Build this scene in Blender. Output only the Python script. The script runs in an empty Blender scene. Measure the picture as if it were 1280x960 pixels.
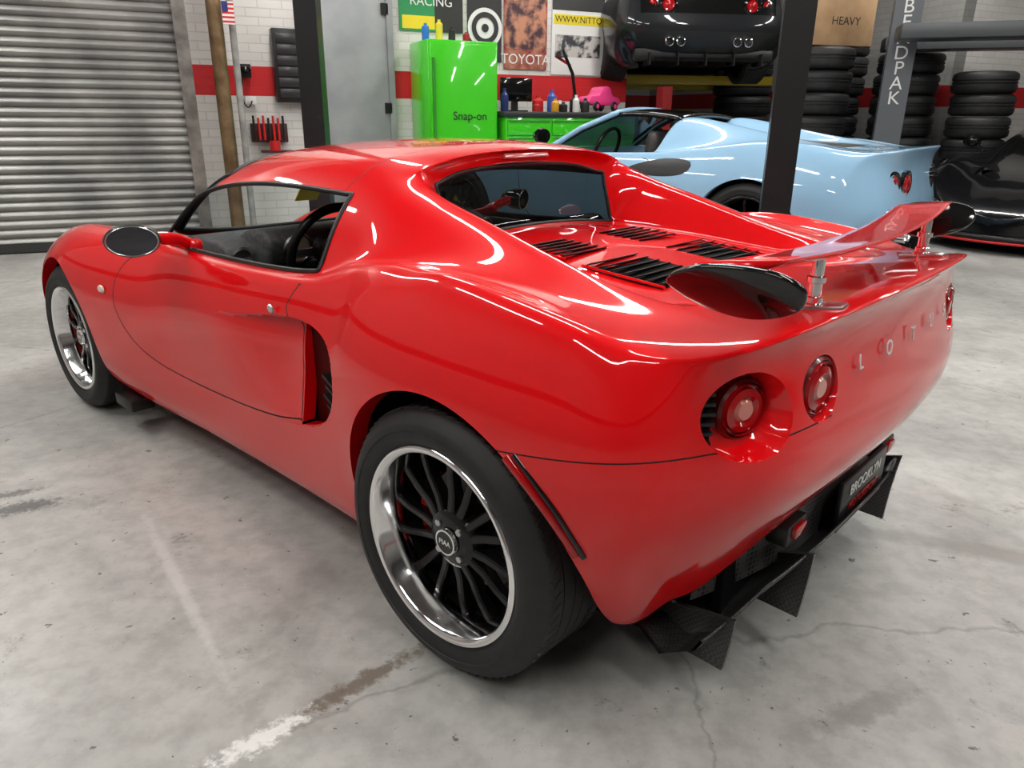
import bpy, bmesh, math, random
import numpy as np
from mathutils import Vector, Matrix
random.seed(7)
SC=bpy.context.scene
COL=SC.collection
# ------------------------------------------------------------------ materials
MATS={}
def pmat(name,color,rough=.5,metal=0.,coat=0.,spec=.5,emis=None,estr=0.,trans=0.):
    if name in MATS: return MATS[name]
    m=bpy.data.materials.new(name);m.use_nodes=True
    b=m.node_tree.nodes['Principled BSDF']
    b.inputs['Base Color'].default_value=(*color,1)
    b.inputs['Roughness'].default_value=rough
    b.inputs['Metallic'].default_value=metal
    b.inputs['Coat Weight'].default_value=coat
    b.inputs['Coat Roughness'].default_value=.035
    b.inputs['Specular IOR Level'].default_value=spec
    if emis: 
        b.inputs['Emission Color'].default_value=(*emis,1);b.inputs['Emission Strength'].default_value=estr
    MATS[name]=m
    return m
def noise_mat(name,c1,c2,scale=5,rough=.6,rough2=None,detail=8,bump=0.,bscale=None,metal=0.,lo=.35,hi=.65,coat=0.):
    m=pmat(name,c1,rough,metal,coat);nt=m.node_tree;b=nt.nodes['Principled BSDF']
    tc=nt.nodes.new('ShaderNodeTexCoord');n=nt.nodes.new('ShaderNodeTexNoise')
    n.inputs['Scale'].default_value=scale;n.inputs['Detail'].default_value=detail
    nt.links.new(tc.outputs['Object'],n.inputs['Vector'])
    r=nt.nodes.new('ShaderNodeValToRGB');r.color_ramp.elements[0].color=(*c1,1);r.color_ramp.elements[1].color=(*c2,1)
    r.color_ramp.elements[0].position=lo;r.color_ramp.elements[1].position=hi
    nt.links.new(n.outputs['Fac'],r.inputs['Fac']);nt.links.new(r.outputs['Color'],b.inputs['Base Color'])
    if rough2 is not None:
        mr=nt.nodes.new('ShaderNodeMapRange');mr.inputs['To Min'].default_value=rough;mr.inputs['To Max'].default_value=rough2
        nt.links.new(n.outputs['Fac'],mr.inputs['Value']);nt.links.new(mr.outputs[0],b.inputs['Roughness'])
    return m
def glass_mat(name,tint=(.8,.85,.85),amt=.75):
    m=bpy.data.materials.new(name);m.use_nodes=True;nt=m.node_tree;nt.nodes.clear()
    o=nt.nodes.new('ShaderNodeOutputMaterial');mx=nt.nodes.new('ShaderNodeMixShader');f=nt.nodes.new('ShaderNodeLayerWeight')
    pw=nt.nodes.new('ShaderNodeMath');pw.operation='POWER';pw.inputs[1].default_value=4.5
    ma=nt.nodes.new('ShaderNodeMath');ma.operation='MULTIPLY_ADD';ma.inputs[1].default_value=amt;ma.inputs[2].default_value=.05
    t=nt.nodes.new('ShaderNodeBsdfTransparent');t.inputs[0].default_value=(*tint,1);g=nt.nodes.new('ShaderNodeBsdfGlossy');g.inputs['Roughness'].default_value=.02
    nt.links.new(f.outputs['Facing'],pw.inputs[0]);nt.links.new(pw.outputs[0],ma.inputs[0]);nt.links.new(ma.outputs[0],mx.inputs[0])
    nt.links.new(t.outputs[0],mx.inputs[1]);nt.links.new(g.outputs[0],mx.inputs[2]);nt.links.new(mx.outputs[0],o.inputs[0])
    return m
RED=pmat('red_paint',(.66,.0018,.0045),.4,0,1.,spec=.05)
BLUE=pmat('light_blue_paint',(.28,.48,.67),.35,0,1.,spec=.1)
BLACKP=pmat('black_paint',(.004,.004,.005),.25,0,1.,spec=.1)
DARKP=pmat('dark_grey_paint',(.012,.013,.015),.3,0,.8,spec=.1)
BLK=pmat('black_plastic',(.010,.010,.010),.38,spec=.35)
GLOSSBLK=pmat('gloss_black',(.005,.005,.005),.15,0,.8,spec=.1)
GAP=pmat('panel_gap',(.012,.001,.001),.8)
RUB=noise_mat('tyre_rubber',(.007,.007,.007),(.012,.012,.012),30,.62)
DARK=pmat('underbody_black',(.004,.004,.004),.85,spec=.1)
CHROME=pmat('polished_metal',(.88,.88,.89),.12,1.)
ALU=pmat('brushed_aluminium',(.6,.6,.62),.3,1.)
STEEL=pmat('steel_disc',(.12,.118,.115),.4,1.)
SPOKE=pmat('wheel_gloss_black',(.005,.005,.006),.25,0,.4,spec=.2)
CLEAR=glass_mat('clear_glass');TINT=glass_mat('tinted_glass',(.10,.11,.11),.9)
WHITE=pmat('white_plastic',(.75,.75,.73),.4)
LENSR=pmat('red_lens',(.34,.003,.005),.15,0,1.,spec=.1)
LENSC=pmat('pale_lens',(.50,.15,.12),.15,0,1.)
REDPL=pmat('red_plastic',(.5,.01,.01),.35)
def carbon():
    m=pmat('carbon_fibre',(.02,.02,.02),.42,0,.3);nt=m.node_tree;b=nt.nodes['Principled BSDF']
    tc=nt.nodes.new('ShaderNodeTexCoord');c=nt.nodes.new('ShaderNodeTexChecker');c.inputs['Scale'].default_value=160
    c.inputs[1].default_value=(.009,.009,.009,1);c.inputs[2].default_value=(.032,.032,.032,1)
    nt.links.new(tc.outputs['Object'],c.inputs['Vector']);nt.links.new(c.outputs['Color'],b.inputs['Base Color']);return m
CARB=carbon()
# ------------------------------------------------------------------ helpers
def empty(name,loc=(0,0,0),rz=0.):
    e=bpy.data.objects.new(name,None);COL.objects.link(e);e.location=loc;e.rotation_euler=(0,0,rz);e.empty_display_size=.1;return e
def mobj(name,bm,mat,parent=None,smooth=True,M=None,loc=None,rot=None):
    me=bpy.data.meshes.new(name);bm.to_mesh(me);bm.free()
    if smooth:
        for p in me.polygons:p.use_smooth=True
    for m in (mat if isinstance(mat,(list,tuple)) else [mat]): me.materials.append(m)
    o=bpy.data.objects.new(name,me);COL.objects.link(o)
    if parent: o.parent=parent
    if loc is not None:o.location=loc
    if rot is not None:o.rotation_euler=rot
    if M is not None:o.matrix_local=M
    return o
def autosharp(o,ang=35):
    me=o.data;bm=bmesh.new();bm.from_mesh(me)
    for e in bm.edges:
        if len(e.link_faces)==2 and e.calc_face_angle(0)>math.radians(ang): e.smooth=False
    bm.to_mesh(me);bm.free();return o
def box(name,size,loc,mat,parent=None,rot=None,bev=.0,seg=2):
    bm=bmesh.new();bmesh.ops.create_cube(bm,size=1);bmesh.ops.scale(bm,vec=size,verts=bm.verts)
    if bev: bmesh.ops.bevel(bm,geom=bm.edges[:],offset=bev,segments=seg,affect='EDGES',profile=.5)
    o=mobj(name,bm,mat,parent,bool(bev),loc=loc,rot=rot)
    if bev: autosharp(o,40)
    return o
def lathe_bm(prof,n=48,arc=2*math.pi,bm=None):
    bm=bm or bmesh.new();full=abs(arc-2*math.pi)<1e-6;rings=[]
    for k in range(n if full else n+1):
        a=arc*k/n
        rings.append([bm.verts.new((r*math.cos(a),r*math.sin(a),h)) for r,h in prof])
    for k in range(n):
        A=rings[k];B=rings[(k+1)%len(rings)]
        for i in range(len(prof)-1):
            try: bm.faces.new((A[i],B[i],B[i+1],A[i+1]))
            except: pass
    bmesh.ops.remove_doubles(bm,verts=bm.verts,dist=1e-6)
    bmesh.ops.recalc_face_normals(bm,faces=bm.faces)
    return bm
def lathe(name,prof,mat,parent=None,n=48,M=None,loc=None,rot=None,ang=35):
    return autosharp(mobj(name,lathe_bm(prof,n),mat,parent,True,M,loc,rot),ang)
def cyl(name,r,h,loc,mat,parent=None,rot=None,n=24,b=.0):
    p=[(0,-h/2),(r,-h/2),(r,h/2),(0,h/2)]
    return lathe(name,p,mat,parent,n,loc=loc,rot=rot)
def tube(name,pts,r,mat,parent=None,cyclic=False,smooth=False,res=6):
    cu=bpy.data.curves.new(name,'CURVE');cu.dimensions='3D';cu.bevel_depth=r;cu.bevel_resolution=res//2
    s=cu.splines.new('NURBS' if smooth else 'POLY');s.points.add(len(pts)-1)
    for p,q in zip(s.points,pts):p.co=(*q,1)
    s.use_cyclic_u=cyclic
    if smooth:s.order_u=3;s.use_endpoint_u=True
    cu.materials.append(mat);cu.use_fill_caps=True
    o=bpy.data.objects.new(name,cu);COL.objects.link(o)
    if parent:o.parent=parent
    return o
def prism(name,poly,th,mat,parent=None,M=None,bev=0.,smooth=False,loc=None,rot=None):
    """polygon in local XY extruded along Z, centred"""
    bm=bmesh.new();a=[bm.verts.new((x,y,-th/2)) for x,y in poly];f=bm.faces.new(a)
    r=bmesh.ops.extrude_face_region(bm,geom=[f]);vs=[v for v in r['geom'] if isinstance(v,bmesh.types.BMVert)]
    bmesh.ops.translate(bm,verts=vs,vec=(0,0,th));bmesh.ops.recalc_face_normals(bm,faces=bm.faces)
    if bev:bmesh.ops.bevel(bm,geom=bm.edges[:],offset=bev,segments=2,affect='EDGES',profile=.5)
    o=mobj(name,bm,mat,parent,bool(bev),M,loc,rot)
    if bev:autosharp(o,45)
    return o
def text(name,s,size,loc,rot,mat,parent=None,ext=.002,align='CENTER'):
    cu=bpy.data.curves.new(name,'FONT');cu.body=s;cu.size=size;cu.extrude=ext;cu.align_x=align;cu.align_y='CENTER';cu.materials.append(mat)
    o=bpy.data.objects.new(name,cu);COL.objects.link(o);o.location=loc;o.rotation_euler=rot
    if parent:o.parent=parent
    return o
def sstep(t): 
    t=np.clip(t,0,1);return t*t*(3-2*t)
def polysd(P,X,Z):
    """signed distance (neg inside) of points to closed polygon P"""
    P=np.array(P);n=len(P);d=np.full(X.shape,1e9);ins=np.zeros(X.shape,bool)
    for i in range(n):
        a=P[i];b=P[(i+1)%n];e=b-a;wx=X-a[0];wz=Z-a[1]
        t=np.clip((wx*e[0]+wz*e[1])/(e@e+1e-12),0,1);d=np.minimum(d,np.hypot(wx-t*e[0],wz-t*e[1]))
        c=((a[1]>Z)!=(b[1]>Z));xx=a[0]+(Z-a[1])*(e[0])/(e[1] if abs(e[1])>1e-9 else 1e-9)
        ins^=c&(X<xx)
    return np.where(ins,-d,d)
def catmull(P,n=6,closed=True):
    out=[];N=len(P)
    for i in range(N if closed else N-1):
        p=[np.array(P[(i+k)%N] if closed else P[min(max(i+k,0),N-1)],float) for k in (-1,0,1,2)]
        for s in range(n):
            t=s/n;out.append(tuple(.5*((2*p[1])+(-p[0]+p[2])*t+(2*p[0]-5*p[1]+4*p[2]-p[3])*t*t+(-p[0]+3*p[1]-3*p[2]+p[3])*t**3)))
    if not closed: out.append(tuple(P[-1]))
    return out
# ------------------------------------------------------------------ lofted shell
def shell(S,Wt,cellmat,creases,level=4,disp=None,comp=2):
    """S: stations tail->nose of 14 (x,y,z); Wt: 9 tail columns of 6 rows"""
    bm=bmesh.new();V={}
    def vert(kind,i,j,sd,p):
        if abs(p[1])<1e-6: sd=0
        k=(kind,i,j,sd)
        if k not in V: V[k]=bm.verts.new((p[0],p[1]*(sd if sd else 1) if sd else 0,p[2]))
        return V[k]
    n=len(S);cr=bm.edges.layers.float.new('crease_edge')
    for sd in (1,-1):
        s=lambda i,j:vert('s',i,j,sd,S[i][j]); w=lambda k,j:vert('w',k,j,sd,Wt[k][j])
        def face(a,m):
            a=[*dict.fromkeys(a)]
            if len(a)<3:return
            if sd<0:a=a[::-1]
            try:
                f=bm.faces.new(a);f.material_index=m
            except ValueError: pass
        for i in range(n-1):
            for j in range(13): face([s(i,j),s(i+1,j),s(i+1,j+1),s(i,j+1)],cellmat(i,j))
        for j in range(5): face([w(0,j),s(0,j),s(0,j+1),w(0,j+1)],0)
        for k in range(8):
            for j in range(5): face([w(k+1,j),w(k,j),w(k,j+1),w(k+1,j+1)],0)
            face([w(k,5),s(0,5+k),s(0,6+k),w(k+1,5)],0)
    cap=[V.get(('s',n-1,j,1)) for j in range(13)]+[V[('s',n-1,13,0)]]+[V.get(('s',n-1,j,-1)) for j in range(12,-1,-1)]
    bm.faces.new(cap)
    bmesh.ops.recalc_face_normals(bm,faces=bm.faces)
    crv=set()
    for (a,b,c) in creases:
        for sd in (1,-1):
            va=V.get((*a,sd)) or V.get((*a,0));vb=V.get((*b,sd)) or V.get((*b,0))
            e=bm.edges.get((va,vb)) if va and vb and va is not vb else None
            if e: 
                e[cr]=c
                if c>.3: crv|={va,vb}
    T={v:v.co.copy() for v in bm.verts}
    for it in range(comp):
        new={}
        for v in bm.verts:
            if v in crv: continue
            if len(v.link_faces)==4 and len(v.link_edges)==4 and all(len(f.verts)==4 for f in v.link_faces):
                L=v.co*16
                for e in v.link_edges:L=L+e.other_vert(v).co*4
                for f in v.link_faces:
                    for q in f.verts:
                        if q is not v and bm.edges.get((q,v)) is None:L=L+q.co
                new[v]=v.co+(T[v]-L/36)*.8
        for v,c in new.items():v.co=c
    me=bpy.data.meshes.new('tmp');bm.to_mesh(me);bm.free()
    o=bpy.data.objects.new('tmp',me);COL.objects.link(o);md=o.modifiers.new('s','SUBSURF');md.levels=level;md.render_levels=level;md.boundary_smooth='PRESERVE_CORNERS'
    dg=bpy.context.evaluated_depsgraph_get();dg.update();ev=o.evaluated_get(dg).to_mesh()
    bm=bmesh.new();bm.from_mesh(ev);o.evaluated_get(dg).to_mesh_clear();bpy.data.objects.remove(o);bpy.data.meshes.remove(me)
    bm.normal_update()
    z=sum(f.normal.z*f.calc_area() for f in bm.faces)
    if z<0: bmesh.ops.reverse_faces(bm,faces=bm.faces[:])
    bm.normal_update()
    nl=bm.verts.layers.float_vector.new('nrm')
    for v in bm.verts:v[nl]=v.normal
    if disp: disp(bm,nl)
    return bm
def cut(bm,f):
    nl=bm.verts.layers.float_vector['nrm'];bm.verts.index_update()
    co=np.array([v.co[:] for v in bm.verts]);val=f(co);val=np.where(np.abs(val)<1e-6,1e-6,val)
    edges=[e for e in bm.edges];ei=np.array([(e.verts[0].index,e.verts[1].index) for e in edges])
    idx=np.nonzero((val[ei[:,0]]*val[ei[:,1]]<0)&(np.abs(val[ei[:,0]])<.3))[0]
    newv=set();touched=set()
    for k in idx:
        e=edges[k];a,b=e.verts;va,vb=val[ei[k,0]],val[ei[k,1]];t=va/(va-vb)
        na=Vector(a[nl]);nb=Vector(b[nl]);touched.update(e.link_faces)
        _,nv=bmesh.utils.edge_split(e,a,t);nv[nl]=na.lerp(nb,t).normalized();newv.add(nv)
    for fc in touched:
        vs=[v for v in fc.verts if v in newv]
        if len(vs)==2:
            try:bmesh.utils.face_split(fc,vs[0],vs[1])
            except Exception:pass
def cents(bm):
    F=[f for f in bm.faces];return F,np.array([f.calc_center_median()[:] for f in F])
def walk(edges):
    adj={}
    for e in edges:
        a,b=e.verts;adj.setdefault(a,[]).append(b);adj.setdefault(b,[]).append(a)
    loops=[];seen=set()
    for st in adj:
        if st in seen:continue
        s0=st
        L=[s0];seen.add(s0);cur=s0
        while True:
            nx=[q for q in adj[cur] if q not in seen]
            if not nx:break
            cur=nx[0];seen.add(cur);L.append(cur)
        if len(adj[s0])==2 and len(L)>2 and s0 not in adj[L[-1]]:
            cur=s0;pre=[]
            while True:
                nx=[q for q in adj[cur] if q not in seen]
                if not nx:break
                cur=nx[0];seen.add(cur);pre.append(cur)
            L=pre[::-1]+L
        loops.append(L)
    return loops
def extract(bm,faces,name,mat,parent):
    nb=bmesh.new();mp={}
    for f in faces:
        vs=[]
        for v in f.verts:
            if v not in mp:mp[v]=nb.verts.new(v.co)
            vs.append(mp[v])
        nb.faces.new(vs)
    o=mobj(name,nb,mat,parent);return o
def finish(bm,name,mats,parent):
    nl=bm.verts.layers.float_vector['nrm'];nr=[Vector(v[nl]).normalized()[:] for v in bm.verts]
    o=mobj(name,bm,mats,parent);o.data.normals_split_custom_set_from_vertices(nr);return o
def flange(bm,f,off,name,mat,parent,tol=2e-3):
    E=[e for e in bm.edges if len(e.link_faces)==1]
    nb=bmesh.new()
    co=np.array([[*e.verts[0].co] for e in E]+[[*e.verts[1].co] for e in E]);v=np.abs(f(co))<tol;n=len(E)
    for k,e in enumerate(E):
        if v[k] and v[k+n]:
            a,b=e.verts;oa,ob=off(a.co),off(b.co)
            nb.faces.new([nb.verts.new(c) for c in (a.co,b.co,ob,oa)])
    bmesh.ops.remove_doubles(nb,verts=nb.verts,dist=1e-5)
    return mobj(name,nb,mat,parent)
def arch(xc,zc,r):
    def f(c):
        dx=c[:,0]-xc;dz=c[:,2]-zc
        d=np.where(dz>0,np.hypot(dx,dz)-r,np.abs(dx)-r)
        return np.where(np.abs(c[:,1])>.45,d,1.)
    return f
# ------------------------------------------------------------------ wheel
def wheel(name,parent,loc,side,R,width,rr,steer=0,rimmat=SPOKE,lip=CHROME,npair=7,caliper=REDPL,plain=False):
    e=empty(name,loc,0 if side>0 else math.pi);e.parent=parent
    M=Matrix.Rotation(-math.pi/2,4,'X')
    h=width/2;g=.008
    prof=[(rr-.012,-h+.02),(rr,-h+.012),(rr+.02,-h-.002),(rr+(R-rr)*.55,-h-.006),(R-.02,-h+.008),(R-.006,-h+.022)]
    xs=[-.5,-.3,-.28,-.1,-.08,.08,.10,.28,.30,.5];tw=width-.05
    for k,x in enumerate(xs):
        y=x*tw
        prof.append((R,y))
        if k in(1,3,5,7): prof+= [(R-g,y+.001),(R-g,xs[k+1]*tw-.001)]
    prof+=[(R-.004,h-.020),(R-.014,h-.008),(R-.026,h),(rr+(R-rr)*.6,h+.005),(rr+(R-rr)*.45,h+.006),(rr+(R-rr)*.43,h+.004),(rr+(R-rr)*.3,h+.004),(rr+.014,h+.001),(rr+.006,h-.004),(rr,h-.012),(rr-.012,h-.02)]
    lathe('tyre',prof,RUB,e,96,M=M,ang=50)
    if not plain:
        bm=bmesh.new()
        for k in range(72):
            a=2*math.pi*k/72
            for s in (-1,1):
                m=Matrix.Rotation(a,4,'Z')@Matrix.Translation((R-.0115,0,s*(h-.040)))@Matrix.Rotation(.5*s,4,'X')
                r=bmesh.ops.create_cube(bm,size=1,matrix=m@Matrix.Diagonal((.0262,.018,.034,1)))
        mobj('tread_blocks',bm,RUB,e,False,M=M)
    lathe('rim_lip',[(rr-.016,-h+.03),(rr-.02,h-.09),(rr-.036,h-.075),(rr-.032,h-.05),(rr-.026,h-.035),(rr-.019,h-.014),(rr-.014,h-.004),(rr-.006,h+.001),(rr,h-.001),(rr+.003,h-.008)],lip,e,96,M=M,ang=60)
    hub=h-.055
    lathe('hub',[(0,hub+.012),(.052,hub+.012),(.066,hub+.004),(.075,hub-.02),(.075,hub-.06)],rimmat,e,48,M=M)
    lathe('barrel',[(rr-.03,h-.078),(rr-.034,-h+.03)],DARK,e,64,M=M)
    bm=bmesh.new();ro=rr-.034
    def spoke(a,w0,w1):
        pts=[(.055,hub+.006,.034,w0),(.10,hub-.002,.03,w0*.9),(.15,hub-.002,.024,w1),(ro+.002,hub+.004-.012,.03,w1*1.25)]
        prev=None
        for (r,z,th,w) in pts:
            ring=[bm.verts.new(Matrix.Rotation(a,4,'Z')@Vector((r,dy,zz))) for dy,zz in ((-w/2,z-th),(-w/2,z-.004),(-w*.3,z),(w*.3,z),(w/2,z-.004),(w/2,z-th))]
            if prev:
                for i in range(6):bm.faces.new((prev[i],prev[(i+1)%6],ring[(i+1)%6],ring[i]))
            prev=ring
    for k in range(npair):
        a=2*math.pi*k/npair+.1;d=2*math.pi/npair*.23
        spoke(a-d,.022,.018);spoke(a+d,.022,.018)
    bmesh.ops.recalc_face_normals(bm,faces=bm.faces)
    autosharp(mobj('spokes',bm,rimmat,e,True,M=M),40)
    lathe('centre_cap',[(0,hub+.024),(.026,hub+.024),(.029,hub+.02),(.031,hub+.01)],GLOSSBLK,e,32,M=M)
    lathe('cap_ring',[(.026,hub+.0245),(.030,hub+.0245),(.032,hub+.016)],CHROME,e,32,M=M)
    if not plain:
        text('cap_badge','PIAA',.017,(0,hub+.0255,0),(math.pi/2,0,math.pi),WHITE,e,.0006)
    for k in range(4):
        a=math.pi/4+k*math.pi/2;lathe('lug_nut_%d'%(k+1),[(0,.012),(.008,.012),(.009,.008),(.009,-.01)],ALU,e,6,M=M@Matrix.Translation((.046*math.cos(a),.046*math.sin(a),hub+.004)))
    lathe('brake_disc',[(.06,h-.12),(.14,h-.12),(.14,h-.145),(.06,h-.145)],STEEL,e,48,M=M)
    c=lathe_bm([(.10,-.035),(.155,-.035),(.165,-.02),(.165,.02),(.155,.035),(.10,.035)],12,1.0)
    mobj('brake_caliper',c,caliper,e,True,M=M@Matrix.Translation((0,0,h-.132))@Matrix.Rotation(-.5 if side>0 else math.pi-.5,4,'Z'))
    return e
# =================================================================== RED CAR
def R3(x,rows): return [(x,)+tuple(p) if len(p)==2 else tuple(p) for p in rows]
car=empty('sports_car',(.4165,2.003,0),math.radians(137.44))
S=[]
S.append([(-.34,.52,.16),(-.375,.655,.195),(-.40,.765,.37),(-.40,.815,.52),(-.40,.812,.68),(-.38,.765,.812),
  (-.40,.69,.822),(-.41,.60,.826),(-.42,.53,.83),(-.42,.455,.833),(-.42,.38,.836),(-.42,.28,.839),(-.42,.145,.842),(-.42,0,.843)])
S.append(R3(-.30,[(.54,.15),(.68,.19),(.79,.35),(.84,.50),(.845,.67),(.78,.826),(.70,.832),(.61,.830),(.53,.835),(.48,.835),(.43,.820),(.31,.824),(.15,.829),(0,.831)]))
S.append(R3(-.16,[(.56,.14),(.72,.19),(.83,.35),(.86,.52),(.860,.69),(.785,.846),(.70,.850),(.61,.850),(.525,.855),(.475,.853),(.44,.808),(.31,.815),(.15,.823),(0,.826)]))
S.append(R3(0,[(.56,.13),(.73,.17),(.84,.34),(.865,.52),(.862,.70),(.775,.862),(.70,.862),(.61,.867),(.515,.888),(.465,.888),(.435,.818),(.31,.828),(.15,.837),(0,.841)]))
S.append(R3(.18,[(.56,.13),(.73,.15),(.83,.32),(.858,.50),(.852,.69),(.76,.862),(.70,.867),(.62,.892),(.53,.936),(.462,.94),(.42,.835),(.31,.843),(.15,.852),(0,.856)]))
S.append([(.33,.56,.12),(.33,.73,.14),(.33,.80,.28),(.33,.835,.48),(.33,.83,.68),(.32,.745,.85),(.33,.69,.864),(.34,.63,.902),(.35,.54,.970),(.36,.455,.99),(.46,.375,.845),(.505,.29,.852),(.51,.15,.86),(.51,0,.863)])
S.append([(.40,.56,.12),(.40,.73,.13),(.40,.79,.27),(.40,.822,.46),(.39,.818,.66),(.39,.738,.835),(.40,.695,.856),(.41,.635,.914),(.43,.55,.99),(.44,.458,1.019),(.51,.38,1.010),(.53,.29,1.037),(.54,.15,1.049),(.545,0,1.052)])
S.append([(.48,.56,.12),(.48,.725,.13),(.48,.785,.26),(.48,.81,.45),(.46,.808,.65),(.46,.74,.815),(.47,.70,.842),(.49,.642,.915),(.51,.56,1.0),(.50,.475,1.042),(.48,.40,1.066),(.49,.29,1.082),(.505,.15,1.090),(.51,0,1.093)])
S.append([(.60,.56,.12),(.60,.72,.13),(.60,.775,.25),(.60,.795,.44),(.60,.797,.63),(.60,.745,.782),(.585,.71,.802),(.59,.657,.90),(.605,.577,.988),(.61,.50,1.046),(.60,.41,1.078),(.60,.29,1.096),(.60,.15,1.107),(.60,0,1.111)])
S.append(R3(.82,[(.56,.12),(.715,.13),(.765,.24),(.78,.42),(.788,.62),(.738,.762),(.712,.782),(.655,.90),(.572,.99),(.505,1.048),(.41,1.083),(.29,1.102),(.15,1.113),(0,1.117)]))
S.append(R3(1.1,[(.56,.12),(.715,.13),(.76,.24),(.775,.42),(.785,.62),(.733,.755),(.708,.772),(.65,.89),(.568,.985),(.505,1.038),(.40,1.072),(.29,1.089),(.15,1.101),(0,1.105)]))
S.append([(1.36,.56,.12),(1.36,.715,.13),(1.36,.765,.24),(1.36,.78,.42),(1.36,.787,.615),(1.36,.725,.752),(1.38,.70,.768),(1.415,.632,.865),(1.455,.553,.958),(1.43,.50,1.0),(1.43,.40,1.030),(1.445,.29,1.047),(1.455,.15,1.058),(1.46,0,1.062)])
S.append([(1.48,.56,.12),(1.48,.72,.13),(1.48,.772,.245),(1.48,.79,.42),(1.48,.793,.61),(1.48,.72,.752),(1.48,.695,.768),(1.505,.655,.82),(1.53,.612,.875),(1.53,.568,.898),(1.575,.455,.91),(1.61,.33,.915),(1.63,.165,.917),(1.64,0,.919)])
S.append([(1.62,.56,.12),(1.62,.725,.13),(1.62,.782,.25),(1.62,.805,.42),(1.62,.803,.61),(1.60,.712,.757),(1.57,.688,.770),(1.575,.672,.779),(1.59,.655,.790),(1.62,.61,.79),(1.69,.50,.777),(1.75,.36,.757),(1.80,.18,.745),(1.82,0,.742)])
S.append(R3(1.90,[(.56,.12),(.74,.14),(.82,.28),(.835,.45),(.822,.63),(.722,.758),(.65,.762),(.61,.75),(.56,.738),(.50,.725),(.42,.712),(.30,.70),(.15,.695),(0,.693)]))
S.append(R3(2.10,[(.56,.13),(.74,.16),(.83,.30),(.848,.48),(.83,.65),(.715,.757),(.63,.755),(.57,.735),(.50,.705),(.43,.69),(.35,.68),(.25,.672),(.12,.668),(0,.667)]))
S.append(R3(2.30,[(.56,.13),(.73,.17),(.825,.30),(.845,.48),(.825,.65),(.70,.752),(.62,.745),(.55,.715),(.48,.68),(.41,.662),(.33,.65),(.24,.642),(.12,.638),(0,.637)]))
S.append(R3(2.50,[(.55,.13),(.71,.17),(.80,.29),(.825,.46),(.80,.62),(.68,.722),(.60,.71),(.53,.675),(.46,.64),(.40,.622),(.32,.61),(.23,.603),(.12,.60),(0,.60)]))
S.append(R3(2.70,[(.52,.13),(.65,.16),(.75,.27),(.78,.43),(.74,.57),(.63,.655),(.56,.645),(.49,.61),(.43,.58),(.37,.565),(.30,.555),(.21,.55),(.11,.547),(0,.546)]))
S.append(R3(2.86,[(.46,.14),(.56,.16),(.65,.26),(.67,.40),(.64,.50),(.55,.56),(.49,.55),(.43,.53),(.38,.51),(.33,.50),(.26,.49),(.19,.485),(.10,.482),(0,.48)]))
S.append(R3(2.98,[(.34,.16),(.42,.18),(.48,.26),(.50,.36),(.47,.42),(.42,.45),(.38,.452),(.34,.45),(.30,.445),(.26,.44),(.20,.435),(.14,.43),(.07,.43),(0,.43)]))
S.append(R3(3.04,[(.24,.20),(.28,.22),(.32,.27),(.34,.32),(.32,.355),(.29,.37),(.26,.375),(.23,.375),(.20,.375),(.17,.375),(.14,.375),(.10,.375),(.05,.375),(0,.375)]))
Wl=[[(-.44,.60,.25),(-.47,.715,.42),(-.478,.765,.55),(-.47,.755,.705),(-.475,.725,.81)],
[(-.49,.54,.31),(-.52,.655,.46),(-.53,.70,.59),(-.515,.68,.745),(-.535,.665,.822)],
[(-.52,.48,.355),(-.56,.59,.485),(-.575,.63,.61),(-.55,.60,.765),(-.575,.595,.838)],
[(-.545,.43,.39),(-.59,.52,.50),(-.605,.555,.615),(-.575,.525,.777),(-.60,.525,.852)],
[(-.56,.375,.412),(-.61,.45,.51),(-.62,.47,.62),(-.59,.45,.785),(-.62,.45,.863)],
[(-.575,.31,.43),(-.622,.36,.515),(-.63,.37,.62),(-.60,.365,.79),(-.632,.37,.868)],
[(-.585,.23,.44),(-.63,.27,.52),(-.637,.27,.62),(-.608,.27,.795),(-.642,.275,.873)],
[(-.592,.12,.447),(-.637,.14,.522),(-.642,.14,.62),(-.614,.14,.798),(-.65,.14,.876)],
[(-.595,0,.45),(-.64,0,.522),(-.645,0,.62),(-.616,0,.80),(-.653,0,.877)]]
Wt=[[(c[0][0]+.06,c[0][1]*.92,c[0][2]-.015)]+c for c in Wl]
def cm(i,j):
    if 8<=i<=12 and 6<=j<=7: return 2
    if 11<=i<=12 and j>=9: return 3
    if i==5 and j>=10: return 4
    if 11<=i<=12 and j==8: return 1
    return 0
cr=[]
for k in range(8): cr.append((('w',k,5),('w',k+1,5),.92 if k else .6))
for k in range(8): cr.append((('w',k,1),('w',k+1,1),.6))
cr.append((('w',0,5),('s',0,5),.5))
for i in range(0,4): cr.append((('s',i,5),('s',i+1,5),.3))
for i in range(1,6): cr.append((('s',i,9),('s',i+1,9),.35))
for i in range(1,5): cr.append((('s',i,10),('s',i+1,10),.6))
for j in range(9,13): cr.append((('s',7,j),('s',7,j+1),.5));cr.append((('s',5,j),('s',5,j+1),.6))
for i in range(11,13): cr.append((('s',i,8),('s',i+1,8),.6));cr.append((('s',i,9),('s',i+1,9),.6))
for i in range(8,11): cr.append((('s',i,8),('s',i+1,8),.3))
scoop=catmull([(1.06,.625),(.92,.650),(.76,.677),(.62,.694),(.51,.692),(.43,.664),(.388,.60),(.395,.53),(.45,.462),(.55,.413),(.72,.382),(.95,.385),(1.10,.50)],5)
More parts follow.
